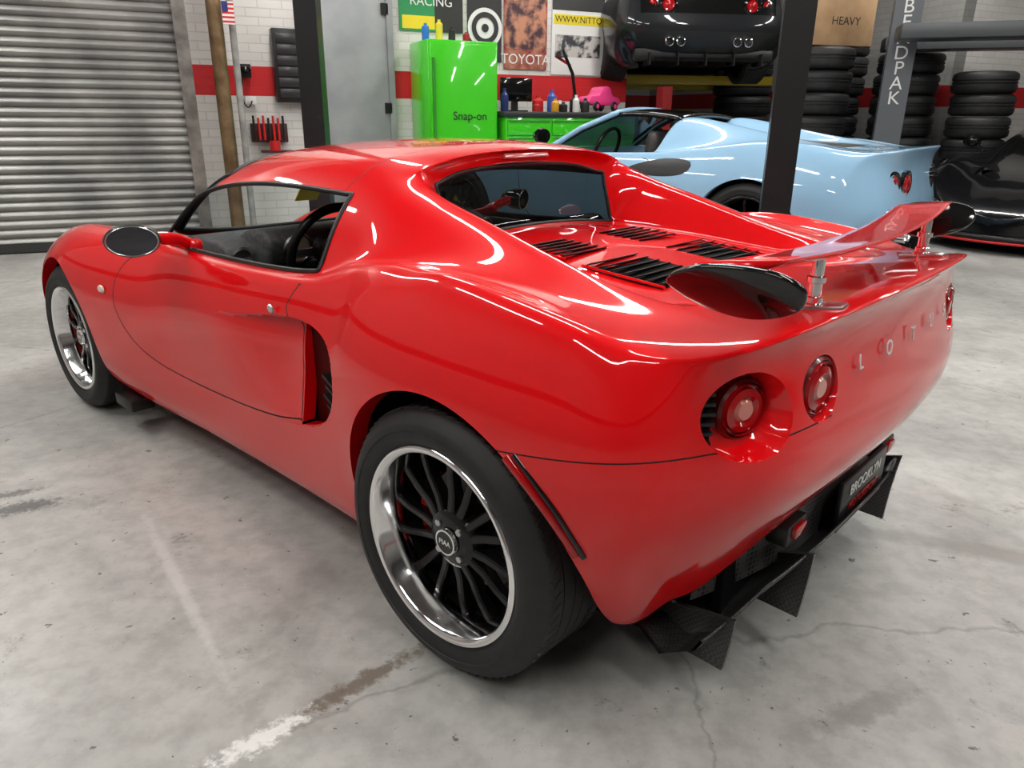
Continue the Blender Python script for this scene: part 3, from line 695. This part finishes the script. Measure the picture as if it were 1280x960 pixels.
    box('underfloor',(1.9,1.7,.04),(1.33,0,.15),DARK,e);box('underfloor_rear',(1.3,1.06,.04),(-.2,0,.20),DARK,e);box('underfloor_front',(1.0,1.06,.04),(2.9,0,.16),DARK,e)
    for s in (1,-1):
        for q,y in enumerate((.62,.44)):
            M=Matrix.Translation((-.885+.045*(q==0),s*y,.705))@Matrix.Rotation(-s*(.35 if q==0 else .15),4,'Z')@MX
            lathe('tail_lamp_ring',[(.088,-.04),(.088,.006),(.072,.012),(.062,.0)],GLOSSBLK,e,32,M=M)
            lathe('tail_lamp_lens',[(.064,-.005),(.058,.01),(.04,.006),(.03,.012),(0,.014)],LENSR,e,32,M=M)
        for q in (.30,.42):
            lathe('exhaust_tip',[(.045,-.06),(.045,.04),(.040,.042),(.037,.035),(.037,-.05)],CHROME,e,28,M=Matrix.Translation((-.90,s*q,.36))@MX)
    for y in (-.6,-.3,0,.3,.6): box('diffuser_strake',(.25,.012,.12),(-.78,y,.20),BLK,e)
    box('lower_rear_valance',(.1,1.5,.12),(-.78,0,.24),BLK,e,bev=.02)
    if stripe:
        pts=[(2.95+.70*math.cos(t),.90*math.sin(t),.115) for t in [(-1.35+2.7*k/20) for k in range(21)]]
        tube('splitter_edge',pts,.012,stripe,e);tube('splitter',[(a-.03,b_*.97,c+.03) for a,b_,c in pts],.03,BLK,e)
    if not rf:
        wbm=bmesh.new();P=[]
        for i in range(13):
            t=-1+2*i/12
            P.append(((2.0-.16*t*t,.74*t,.845),(1.66-.10*t*t,.65*t,1.02),(1.34-.06*t*t,.56*t,1.17-.03*t*t)))
        vv=[[wbm.verts.new(p) for p in r] for r in P]
        for a,c in zip(vv,vv[1:]):
            for i in range(2):wbm.faces.new((a[i],a[i+1],c[i+1],c[i]))
        mobj('windscreen',wbm,TINT,e)
        pts=[P[0][0],P[0][1]]+[p[2] for p in P]+[P[-1][1],P[-1][0]]
        tube('windscreen_frame',pts,.022,paint,e);tube('windscreen_inner_frame',[(a-.012,b_*.97,c-.012) for a,b_,c in pts],.016,BLK,e)
        rb_=bmesh.new();rws=[]
        for q in range(9):
            u=q/8;x=1.33-.60*u
            rws.append([rb_.verts.new((x-.05*(1-u)*t*t,(.565-.03*u)*t,1.175+.018*math.sin(u*math.pi)-.035*u-.035*t*t)) for t in [-1+k/6 for k in range(13)]])
        for a,c in zip(rws,rws[1:]):
            for i in range(12): rb_.faces.new((a[i],a[i+1],c[i+1],c[i]))
        ro_=mobj('roof_panel',rb_,GLOSSBLK,e);sm=ro_.modifiers.new('thickness','SOLIDIFY');sm.thickness=.03
        for s in (1,-1):
            prism('seat_back',[(.90,.45),(1.05,.45),(1.03,.80),(1.0,1.0),(.94,1.02),(.90,.95)],.44,LEA,e,M=Matrix.Translation((0,s*.36,0))@Matrix.Rotation(math.pi/2,4,'X'),bev=.04)
        lathe('steering_wheel',[(.17+.016*math.cos(t),.016*math.sin(t)) for t in [k*math.pi/4 for k in range(9)]],BLK,e,32,M=Matrix.Translation((1.48,.36,.86))@Matrix.Rotation(-math.pi/2-.35,4,'Y'))
    for s in (1,-1):
        lathe('mirror_housing',[(0,.07),(.06,.05),(.09,0),(.08,-.03),(0,-.03)],GLOSSBLK,e,24,M=Matrix.Translation((1.72,s*.98,.96))@Matrix.Diagonal((.8,1.1,.7,1))@Matrix.Rotation(math.pi/2,4,'Y'))
        tube('mirror_arm',[(1.75,s*.84,.86),(1.73,s*.93,.94)],.014,GLOSSBLK,e)
    return e
supercar('sports_car',(2.33,6.40),math.radians(142),BLUE,False,SPOKE,sc_=1.07)
bk=supercar('sports_car',(7.2,9.35),math.radians(221),BLACKP,True,SPOKE,stripe=REDPL)
lf=supercar('sports_car',(1.90,9.3),math.radians(96),DARKP,True,SPOKE,z=1.56)
# =================================================================== ROOM
TH=math.radians(24);O=Vector((-3,7.27,0));Wd=Vector((math.cos(TH),math.sin(TH),0));Nd=Vector((math.sin(TH),-math.cos(TH),0))
def rp(s,d,z=0.): return tuple(O+Wd*s+Nd*d+Vector((0,0,z)))
def rbox(name,s0,s1,d0,d1,z0,z1,mat,parent=None,bev=0.):
    return box(name,(s1-s0,d1-d0,z1-z0),rp((s0+s1)/2,(d0+d1)/2,(z0+z1)/2),mat,parent,rot=(0,0,TH),bev=bev)
def floor_mat():
    m=pmat('polished_concrete',(.5,.5,.48),.3);nt=m.node_tree;b=nt.nodes['Principled BSDF'];L=nt.links.new
    tc=nt.nodes.new('ShaderNodeNewGeometry')
    def nz(sc,det=8,dist=0.,rgh=.55):
        n=nt.nodes.new('ShaderNodeTexNoise');n.inputs['Scale'].default_value=sc;n.inputs['Detail'].default_value=det;n.inputs['Distortion'].default_value=dist;n.inputs['Roughness'].default_value=rgh;L(tc.outputs['Position'],n.inputs['Vector']);return n
    def ramp(n,p0,c0,p1,c1):
        r=nt.nodes.new('ShaderNodeValToRGB');r.color_ramp.elements[0].position=p0;r.color_ramp.elements[0].color=(*c0,1);r.color_ramp.elements[1].position=p1;r.color_ramp.elements[1].color=(*c1,1);L(n,r.inputs[0]);return r
    def mix(kind,f,a,bb):
        x=nt.nodes.new('ShaderNodeMix');x.data_type='RGBA';x.blend_type=kind
        if isinstance(f,float):x.inputs[0].default_value=f
        else:L(f,x.inputs[0])
        L(a,x.inputs[6])
        if isinstance(bb,tuple): x.inputs[7].default_value=(*bb,1)
        else: L(bb,x.inputs[7])
        return x.outputs[2]
    base=ramp(nz(1.3,9,.8,.6).outputs['Fac'],.34,(.31,.307,.29),.64,(.47,.465,.44)).outputs[0]
    fine=ramp(nz(14,10,0,.65).outputs['Fac'],.38,(.76,.76,.75),.58,(1,1,1)).outputs[0]
    c=mix('MULTIPLY',.8,base,fine)
    spots=ramp(nz(4.5,12,.3,.75).outputs['Fac'],.60,(1,1,1),.66,(.5,.49,.47)).outputs[0]
    c=mix('MULTIPLY',.8,c,spots)
    spots2=ramp(nz(21,6,.0,.6).outputs['Fac'],.660,(1,1,1),.685,(.22,.20,.18)).outputs[0]
    c=mix('MULTIPLY',.9,c,spots2)
    spots3=ramp(nz(55,4,.0,.6).outputs['Fac'],.69,(1,1,1),.71,(.3,.28,.25)).outputs[0]
    c=mix('MULTIPLY',.9,c,spots3)
    v=nt.nodes.new('ShaderNodeTexVoronoi');v.feature='DISTANCE_TO_EDGE';v.inputs['Scale'].default_value=.42
    nd=nz(2.2,6);va=nt.nodes.new('ShaderNodeVectorMath');va.operation='MULTIPLY_ADD';va.inputs[1].default_value=(.35,.35,0);L(nd.outputs['Color'],va.inputs[0]);L(tc.outputs['Position'],va.inputs[2]);L(va.outputs[0],v.inputs['Vector'])
    crk=ramp(v.outputs['Distance'],.0,(.4,.39,.37),.003,(1,1,1)).outputs[0]
    c=mix('MULTIPLY',.5,c,crk)
    def patch(u,vv,ang,lx,ly,nsc,amt,colr,strength):
        nonlocal c
        mp=nt.nodes.new('ShaderNodeMapping');mp.vector_type='TEXTURE';mp.inputs['Location'].default_value=(u,vv,0);mp.inputs['Rotation'].default_value=(0,0,ang);mp.inputs['Scale'].default_value=(lx,ly,1)
        L(tc.outputs['Position'],mp.inputs[0]);ln=nt.nodes.new('ShaderNodeVectorMath');ln.operation='LENGTH';L(mp.outputs[0],ln.inputs[0])
        q=nz(nsc,8,0,.7);ma=nt.nodes.new('ShaderNodeMath');ma.operation='MULTIPLY_ADD';ma.inputs[1].default_value=amt;L(q.outputs['Fac'],ma.inputs[0]);L(ln.outputs['Value'],ma.inputs[2])
        r=nt.nodes.new('ShaderNodeMapRange');r.inputs['From Min'].default_value=.5*amt+.45;r.inputs['From Max'].default_value=.5*amt+1.05;r.inputs['To Min'].default_value=strength;r.inputs['To Max'].default_value=0.;L(ma.outputs[0],r.inputs[0])
        c=mix('MIX',r.outputs[0],c,colr)
    patch(-.33,1.32,.75,.20,.028,35,3.2,(.13,.10,.07),.8)
    patch(-.50,1.16,.75,.12,.030,45,3.4,(.75,.75,.73),.8)
    patch(-1.56,2.08,.5,.14,.05,60,3.0,(.05,.048,.045),.8)
    patch(-1.66,2.16,.5,.13,.03,60,3.0,(.05,.048,.045),.7)
    patch(1.45,1.85,-.35,.50,.06,12,1.6,(.24,.228,.205),.7)
    patch(1.75,3.4,-.2,.5,.10,10,1.8,(.20,.19,.175),.6)
    patch(.75,1.25,.4,.18,.04,25,2.2,(.13,.12,.11),.5)
    patch(-.9,1.7,2.2,.5,.02,20,2.0,(.52,.52,.50),.5)
    L(c,b.inputs['Base Color'])
    rr=nt.nodes.new('ShaderNodeMapRange');rr.inputs['From Min'].default_value=.3;rr.inputs['From Max'].default_value=.7;rr.inputs['To Min'].default_value=.28;rr.inputs['To Max'].default_value=.55;L(nz(1.7,8).outputs['Fac'],rr.inputs[0]);L(rr.outputs[0],b.inputs['Roughness'])
    bp=nt.nodes.new('ShaderNodeBump');bp.inputs['Strength'].default_value=.12;bp.inputs['Distance'].default_value=.01;L(nz(9,8).outputs['Fac'],bp.inputs['Height']);L(bp.outputs[0],b.inputs['Normal'])
    return m
fm=floor_mat()
S0,S1,D0,D1=-4.2,12.5,-6,13
rbox('floor',S0,S1,D0,D1,-.2,0,fm)
def wall_mat(name,k):
    m=pmat(name,(.7,.69,.66),.55);nt=m.node_tree;b=nt.nodes['Principled BSDF'];L=nt.links.new
    tc=nt.nodes.new('ShaderNodeTexCoord');br=nt.nodes.new('ShaderNodeTexBrick');sx=nt.nodes.new('ShaderNodeSeparateXYZ');cb=nt.nodes.new('ShaderNodeCombineXYZ')
    ge=nt.nodes.new('ShaderNodeNewGeometry');ss=nt.nodes.new('ShaderNodeSeparateXYZ');L(ge.outputs['Position'],ss.inputs[0])
    L(tc.outputs['Object'],sx.inputs[0]);ad=nt.nodes.new('ShaderNodeMath');ad.operation='ADD';L(sx.outputs[0],ad.inputs[0]);L(sx.outputs[1],ad.inputs[1])
    L(ad.outputs[0],cb.inputs[0]);L(ss.outputs[2],cb.inputs[1]);L(cb.outputs[0],br.inputs['Vector'])
    br.inputs['Scale'].default_value=1;br.inputs['Brick Width'].default_value=.22;br.inputs['Row Height'].default_value=.075;br.inputs['Mortar Size'].default_value=.005
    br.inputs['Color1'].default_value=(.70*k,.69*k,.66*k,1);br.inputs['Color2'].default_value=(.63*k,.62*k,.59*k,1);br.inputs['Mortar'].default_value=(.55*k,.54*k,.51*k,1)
    lo=nt.nodes.new('ShaderNodeMath');lo.operation='COMPARE';lo.inputs[1].default_value=1.475;lo.inputs[2].default_value=.13;L(ss.outputs[2],lo.inputs[0])
    mx=nt.nodes.new('ShaderNodeMix');mx.data_type='RGBA';L(lo.outputs[0],mx.inputs[0]);L(br.outputs['Color'],mx.inputs[6]);mx.inputs[7].default_value=(.55*k,.010*k,.013*k,1)
    L(mx.outputs[2],b.inputs['Base Color'])
    bp=nt.nodes.new('ShaderNodeBump');bp.inputs['Strength'].default_value=.5;bp.inputs['Distance'].default_value=.006;bp.invert=True;L(br.outputs['Fac'],bp.inputs['Height']);L(bp.outputs[0],b.inputs['Normal'])
    return m
WM=wall_mat('painted_brick',1.);WD=wall_mat('painted_brick_darkened',.35)  # WD: same brick darkened in colour so the car paint reflects less wall light
H=4.3
rbox('wall_back',S0,4.7,-.25,-.02,0,H,WM)
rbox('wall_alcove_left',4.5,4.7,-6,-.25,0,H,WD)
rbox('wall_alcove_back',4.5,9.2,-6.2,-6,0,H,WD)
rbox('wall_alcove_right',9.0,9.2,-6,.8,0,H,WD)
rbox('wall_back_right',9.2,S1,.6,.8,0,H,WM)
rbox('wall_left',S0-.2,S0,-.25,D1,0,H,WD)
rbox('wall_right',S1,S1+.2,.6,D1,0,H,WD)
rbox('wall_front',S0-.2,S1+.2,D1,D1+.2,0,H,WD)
rbox('ceiling',S0-.2,S1+.2,-6.2,D1+.2,H,H+.15,noise_mat('ceiling_paint',(.05,.05,.05),(.09,.09,.09),2,.85))
ROL=noise_mat('galvanised_slats',(.20,.20,.195),(.36,.36,.34),2.2,.34,.5,metal=.5)
b=bmesh.new();s0,s1=-3.9,-.02;prev=None;z=0.06
prof=[]
while z<3.2:
    for k in range(6):
        a=k/6;prof.append((.02+.022*math.sin(a*math.pi),z+a*.066))
    prof.append((.02,z+.066));prof.append((.004,z+.068));prof.append((.004,z+.076));z+=.078
for (d,zz) in prof:
    q=[b.verts.new(rp(s0,d+.05,zz)),b.verts.new(rp(s1,d+.05,zz))]
    if prev:b.faces.new((prev[0],prev[1],q[1],q[0]))
    prev=q
bmesh.ops.recalc_face_normals(b,faces=b.faces)
dr=empty('door_1');autosharp(mobj('slat_curtain',b,ROL,dr),30)
rbox('bottom_rail',s0,s1,.03,.10,.01,.09,pmat('dark_steel',(.06,.06,.06),.4,.6),dr)
rbox('right_guide_rail',s1-.02,s1+.09,-.02,.14,0,3.3,noise_mat('worn_steel',(.12,.11,.10),(.25,.24,.22),8,.45,metal=.5),dr)
BRZ=noise_mat('bronze_pipe',(.16,.10,.05),(.30,.20,.11),7,.35,metal=.7)
pp=empty('conduit_pipe');
for nm,s,r,m in(('large_pipe',.30,.065,BRZ),('small_pipe',.44,.03,noise_mat('grey_pipe',(.2,.2,.19),(.35,.34,.32),9,.5))):
    cyl(nm,r,H-.02,rp(s,.22,H/2),m,pp,n=24)
GD=noise_mat('grey_steel_door',(.20,.215,.22),(.29,.305,.31),2.5,.42,.5)
d2=empty('door_2');rbox('door_leaf',1.14,1.88,.0,.06,0,2.45,GD,d2,bev=.006)
for z0 in (.3,1.2,2.1): rbox('hinge',1.83,1.90,.05,.08,z0,z0+.1,BLK,d2)
rbox('door_handle',1.19,1.22,.06,.11,1.0,1.14,ALU,d2,bev=.006);rbox('frame_left',1.08,1.14,-.02,.08,0,2.5,GD,d2);rbox('frame_right',1.88,1.94,-.02,.08,0,2.5,GD,d2)
wo=empty('wall_organiser');rbox('cabinet_frame',.78,1.08,0,.13,1.29,1.93,BLK,wo,bev=.01)
for k in range(6): rbox('drawer_%d'%(k+1),.81,1.05,.125,.145,1.33+k*.095,1.41+k*.095,pmat('drawer_dark',(.02,.02,.023),.3),wo,bev=.006)
tr=empty('tool_rack');rbox('rack_plate',.52,.86,0,.05,.93,1.10,pmat('rack_red_black',(.05,.01,.01),.5),tr,bev=.008)
for k in range(7):
    s=.55+k*.045;tube('tool_handle',[rp(s,.07,1.17-.02*(k%2)),rp(s,.08,.95)],.011,REDPL if k%3 else BLK,tr)
cyl('rack_tin',.05,.09,rp(.72,.12,.90),REDPL,tr)
rbox('rack_shelf',.60,.90,.0,.16,.835,.855,pmat('rack_red_black',(0,0,0)),tr)
ph=empty('wall_phone');rbox('phone_base',.46,.58,0,.05,1.50,1.62,BLK,ph,bev=.01);tube('phone_cord',[rp(.5,.05,1.5),rp(.46,.06,1.35),rp(.52,.06,1.2),rp(.56,.05,1.3)],.006,BLK,ph,smooth=True)
lathe('phone_receiver',[(0,.03),(.05,.02),(.06,0),(.05,-.02),(0,-.03)],GLOSSBLK,ph,20,loc=rp(.52,.09,1.57))
rbox('thermostat',.50,.60,0,.03,1.27,1.34,WHITE,bev=.004)
def flagmat():
    m=pmat('flag_stripes',(.7,.7,.7),.8);nt=m.node_tree;w=nt.nodes.new('ShaderNodeTexWave');w.inputs['Scale'].default_value=9;w.bands_direction='Z';tc=nt.nodes.new('ShaderNodeTexCoord');nt.links.new(tc.outputs['Object'],w.inputs[0])
    r=nt.nodes.new('ShaderNodeValToRGB');r.color_ramp.interpolation='CONSTANT';r.color_ramp.elements[1].position=.5;r.color_ramp.elements[0].color=(.6,.03,.04,1);r.color_ramp.elements[1].color=(.75,.73,.7,1)
    nt.links.new(w.outputs[0],r.inputs[0]);nt.links.new(r.outputs[0],nt.nodes['Principled BSDF'].inputs[0]);return m
fg=empty('small_flag');rbox('flag_cloth',.36,.46,.30,.31,1.92,2.10,flagmat(),fg);rbox('flag_canton',.36,.41,.31,.315,2.02,2.10,pmat('navy',(.02,.03,.15),.8),fg)
GRN=pmat('bright_green_enamel',(.05,.50,.015),.28,0,.6,spec=.2)
gc=empty('tool_cabinet');rbox('cabinet_body',2.12,2.84,.02,.58,.1,1.86,GRN,gc,bev=.012)
rbox('cabinet_door',2.14,2.82,.58,.60,.14,1.83,GRN,gc,bev=.008);rbox('door_pull',2.16,2.185,.60,.62,.3,1.7,pmat('dark_green',(.02,.22,.01),.4),gc)
text('cabinet_label','Snap-on',.11,rp(2.54,.604,1.18),(math.pi/2,0,TH),pmat('label_black',(.01,.01,.01),.4),gc,.001)
for s in(2.2,2.74):
    for d in (.12,.5): cyl('caster',.05,.04,rp(s,d,.05),BLK,gc,rot=(0,math.pi/2,0))
for k,(s,h,c) in enumerate(((2.2,.16,(.02,.15,.5)),(2.34,.2,(.7,.6,.05)),(2.47,.14,(.02,.02,.02)),(2.62,.1,(.3,.02,.02)))):
    bt=empty('spray_can');lathe('can_body',[(0,0),(.035,0),(.035,h*.8),(.015,h*.9),(.015,h),(0,h)],pmat('can%d'%k,c,.3),bt,20,loc=rp(s,.3,1.86))
tc_=empty('tool_chest');rbox('chest_body',2.90,4.42,.05,.65,.12,1.18,GRN,tc_,bev=.01);rbox('chest_worktop',2.87,4.45,.02,.68,1.18,1.23,pmat('black_top',(.02,.02,.02),.4),tc_,bev=.008)
DG=pmat('dark_green',(.02,.22,.01),.4)
for c in range(3):
    for r in range(6):
        a=2.92+c*.50;z0=.18+r*.165;rbox('drawer_%d_%d'%(c+1,r+1),a,a+.48,.65,.668,z0,z0+.15,GRN,tc_,bev=.005);rbox('drawer_trim_%d_%d'%(c+1,r+1),a+.01,a+.47,.666,.676,z0+.125,z0+.143,DG,tc_)
mo=empty('computer_monitor');rbox('screen',2.98,3.34,.30,.33,1.33,1.56,GLOSSBLK,mo,bev=.008);rbox('screen_stand',3.13,3.19,.25,.30,1.23,1.45,BLK,mo);rbox('stand_base',3.06,3.26,.2,.4,1.23,1.245,BLK,mo)
for k,(s,d,w,h,c) in enumerate(((3.42,.3,.12,.16,(.5,.02,.02)),(3.56,.35,.10,.22,(.05,.1,.4)),(3.70,.25,.12,.12,(.6,.6,.58)),(3.83,.35,.1,.18,(.02,.02,.02)),(2.95,.5,.08,.22,(.02,.03,.15)),(3.50,.55,.08,.13,(.6,.3,.02)),(3.62,.5,.09,.10,(.02,.02,.02)),(3.76,.52,.07,.17,(.7,.7,.68)),(3.30,.52,.07,.09,(.4,.02,.02)),(3.88,.5,.09,.14,(.03,.03,.03)))):
    bt=empty('parts_bottle');lathe('bottle',[(0,0),(w*.45,0),(w*.5,.01),(w*.5,h*.7),(w*.2,h*.85),(w*.2,h),(0,h)],pmat('bot%d'%k,c,.35),bt,20,loc=rp(s,d,1.23))
dl=empty('bench_lamp');tube('lamp_arm',[rp(3.95,.2,1.23),rp(3.85,.25,1.62),rp(3.70,.3,1.84),rp(3.66,.32,1.80)],.018,BLK,dl)
lathe('lamp_head',[(0,.03),(.03,.025),(.06,-.03)],BLK,dl,20,loc=rp(3.66,.33,1.80));tube('lamp_joint',[rp(3.82,.25,1.70),rp(3.62,.3,1.78)],.014,REDPL,dl)
PNK=pmat('pink_plastic',(.75,.05,.22),.3,0,.5)
toy=empty('toy_car',rp(4.16,.30,1.31),TH+.3);toy.scale=(.8,.8,.8)
prism('toy_body',catmull([(-.28,0),(-.27,.10),(-.12,.12),(-.03,.22),(.10,.22),(.16,.12),(.28,.09),(.29,0)],3),.22,PNK,toy,M=Matrix.Rotation(math.pi/2,4,'X'),bev=.01)
for x in (-.17,.18):
    for y in(-.12,.12): lathe('toy_wheel',[(0,-.02),(.05,-.02),(.065,0),(.05,.02),(0,.02)],BLK,toy,20,loc=(x,y,-.02),rot=(math.pi/2,0,0));lathe('toy_hub',[(0,.026),(.03,.022)],PNK,toy,16,loc=(x,y*1.02,-.02),rot=(math.pi/2,0,0))
def poster(name,s0,s1,z0,z1,base,stripes,txt=None,tcol=WHITE,tz=0,ts=.12):
    p=empty(name);rbox('sheet',s0,s1,-.015,-.005,z0,z1,base,p)
    for (a,b_,c,d_,m) in stripes: rbox('print_block',a,b_,-.005,-.003,c,d_,m,p)
    if txt:text('print_text',txt,ts,rp((s0+s1)/2,.0,tz),(math.pi/2,0,TH),tcol,p,.0005)
    return p
def col(n,c): return pmat(n,c,.6)
bn=poster('wall_banner',2.75,3.13,1.72,2.6,col('ban_black',(.02,.02,.02)),[])
lathe('round_emblem',[(0,0),(.19,0),(.19,.004),(0,.004)],WHITE,bn,40,loc=rp(2.94,.0,2.04),rot=(math.pi/2,0,TH))
lathe('emblem_ring',[(.15,.006),(.10,.006)],col('ban_black',(0,0,0)),bn,40,loc=rp(2.94,.004,2.04),rot=(math.pi/2,0,TH))
lathe('emblem_dot',[(.04,.006),(0,.006)],col('ban_black',(0,0,0)),bn,24,loc=rp(2.94,.004,2.04),rot=(math.pi/2,0,TH))
poster('wall_banner',3.16,3.66,1.66,2.6,noise_mat('ban_photo',(.22,.015,.015),(.45,.2,.12),9,.6),[(3.18,3.64,1.86,2.5,noise_mat('ban_ph2',(.05,.02,.03),(.50,.22,.13),8,.6,lo=.42,hi=.58))],'TOYOTA',WHITE,1.755,.14)
poster('wall_banner',3.72,4.36,1.62,2.6,col('ban_white',(.7,.7,.68)),[(3.74,4.34,2.12,2.22,col('ban_yel',(.75,.6,.02))),(3.76,4.32,1.80,2.02,noise_mat('ban_ph3',(.04,.04,.05),(.5,.48,.45),9,.6,lo=.45,hi=.55)),(3.72,4.36,2.26,2.6,col('ban_black2',(.03,.03,.03)))],'WWW.NITTO',col('ban_black',(0,0,0)),2.17,.09)
poster('wall_banner',2.03,2.70,1.98,2.6,col('ban_green',(.02,.25,.08)),[(2.06,2.40,2.0,2.12,col('ban_yel',(.75,.6,.02))),(2.40,2.70,1.98,2.6,col('ban_black',(0,0,0)))],'RACING',WHITE,2.25,.12)
# lift posts
LP=pmat('lift_black',(.010,.011,.012),.4,0,.1,spec=.3)
def lift_post(u,v,w,d,mat,h=3.6,rz=TH,label=False):
    e=empty('lift_post',(u,v,0),rz)
    pl=[(-w/2,-d/2),(w/2,-d/2),(w/2,d/2),(w/2-.03,d/2),(w/2-.03,-d/2+.03),(-w/2+.03,-d/2+.03),(-w/2+.03,d/2),(-w/2,d/2)]
    prism('column',pl,h,mat,e,loc=(0,0,h/2));box('base_plate',(w*1.9,d*2,.02),(0,0,.01),mat,e)
    box('carriage',(w*.8,d*.5,.5),(0,d*.2,1.3 if h>2 else .9),mat,e)
    for x in(-w*.8,w*.8):
        for y in(-d*.8,d*.8): cyl('anchor_bolt',.015,.05,(x,y,.03),ALU,e,n=6)
    if label:
        for k,ch in enumerate('BENDPAK'): text('post_letter_%d'%(k+1),ch,.19,(0,-d/2-.004,2.30-.15*k),(math.pi/2,0,0),WHITE,e,.001)
    return e
lift_post(-1.39,5.5,.15,.15,LP,rz=0)
lift_post(1.55,4.5,.165,.15,LP,rz=-.25)
lift_post(4.16,8.75,.27,.22,pmat('lift_grey',(.10,.11,.12),.35),rz=-.35,label=True)
lift_post(1.62,8.6,.12,.12,pmat('lift_red',(.22,.008,.008),.4),h=1.50)
YEL=pmat('lift_yellow',(.5,.36,.03),.4)
la=empty('lift_arm');
for y in (0.3,2.2):
    c=Vector((1.90,9.3,0))+Matrix.Rotation(math.radians(96),3,'Z')@Vector((y,0,0))
    box('arm_beam',(2.5,.14,.10),(c.x,c.y,1.61),YEL,la,rot=(0,0,math.radians(6)),bev=.01)
    for q in(-.6,.6): cyl('lift_pad',.06,.06,(c.x+q,c.y,1.685),BLK,la)
rw=empty('lift_runway');
for off in (0,1.3):
    box('runway_beam',(5.0,.45,.14),(6.3+off*.35,7.6+off,2.02),pmat('runway_grey',(.07,.075,.08),.4,.3),rw,rot=(0,0,math.radians(-18)),bev=.01)
def tyre_bm(bm,x,y,z,r=.40,h=.24):
    pr=[(r*.58,-h*.38),(r*.62,-h*.5),(r*.85,-h*.5),(r*.96,-h*.42),(r,-h*.3),(r,-h*.12),(r-.012,-h*.10),(r-.012,-h*.04),(r,-h*.02),(r,h*.02),(r-.012,h*.04),(r-.012,h*.10),(r,h*.12),(r,h*.3),(r*.96,h*.42),(r*.85,h*.5),(r*.62,h*.5),(r*.58,h*.38)]
    t=lathe_bm(pr,40);me=bpy.data.meshes.new('t');t.to_mesh(me);t.free();n0=len(bm.verts);bm.from_mesh(me);bm.verts.ensure_lookup_table()
    bmesh.ops.translate(bm,verts=bm.verts[n0:],vec=(x,y,z));bpy.data.meshes.remove(me)
TS=noise_mat('stack_rubber',(.010,.010,.011),(.020,.020,.021),12,.55)
for (u,v,n,r) in ((3.55,9.5,8,.43),(4.95,10.1,8,.38),(5.5,9.35,7,.34),(4.35,10.9,9,.38),(3.2,11.2,9,.4)):
    b=bmesh.new()
    for k in range(n): tyre_bm(b,random.uniform(-.02,.02),random.uniform(-.02,.02),.125+k*.245,r)
    autosharp(mobj('tyre_stack',b,TS,None,True,loc=(u,v,0)),40)
CB=noise_mat('cardboard',(.36,.22,.11),(.44,.28,.15),6,.8)
cb=empty('cardboard_box',(3.55,9.5,1.97),.25);box('carton',(.95,.6,.50),(0,0,.25),CB,cb,bev=.006);box('packing_tape',(.955,.06,.505),(0,0,.25),pmat('tape',(.55,.42,.26),.3),cb);text('box_print','HEAVY',.12,(0.1,-.302,.25),(math.pi/2,0,0),col('ban_black',(0,0,0)),cb,.0005)
tube('air_hose',[(5.2,7.6,2.3),(5.25,7.6,1.9),(5.1,7.6,1.6),(4.95,7.6,1.45),(5.05,7.7,1.2)],.012,BLK,None,smooth=True)
LEDm=bpy.data.materials.new('led_diffuser');LEDm.use_nodes=True;bb=LEDm.node_tree.nodes['Principled BSDF'];bb.inputs['Base Color'].default_value=(1,1,1,1);bb.inputs['Emission Color'].default_value=(1,.97,.93,1);bb.inputs['Emission Strength'].default_value=58
for s in (-2.2,1.0,4.2,7.6):
    for d in (1.5,4.8,8.4):
        e=empty('strip_light',rp(s,d,3.9),TH+math.pi/2)
        box('housing',(2.4,.20,.05),(0,0,.035),WHITE,e);box('diffuser',(2.35,.16,.03),(0,0,0),LEDm,e)
        for q in (-.9,.9): tube('hanger_wire',[(q,0,.05),(q,0,.4)],.004,ALU,e)
w=bpy.data.worlds.new('world');SC.world=w;w.use_nodes=True;w.node_tree.nodes['Background'].inputs[0].default_value=(.05,.05,.055,1)
SC.view_settings.view_transform='Standard';SC.view_settings.look='None'
cd=bpy.data.cameras.new('camera');cd.sensor_width=36;cd.lens=926/1280*36;cd.clip_start=.02
co=bpy.data.objects.new('camera',cd);COL.objects.link(co)
co.matrix_world=Matrix.Translation((0,0,1.186))@Matrix.Rotation(math.pi/2-.347,4,'X')@Matrix.Rotation(.009,4,'Z')
SC.camera=co
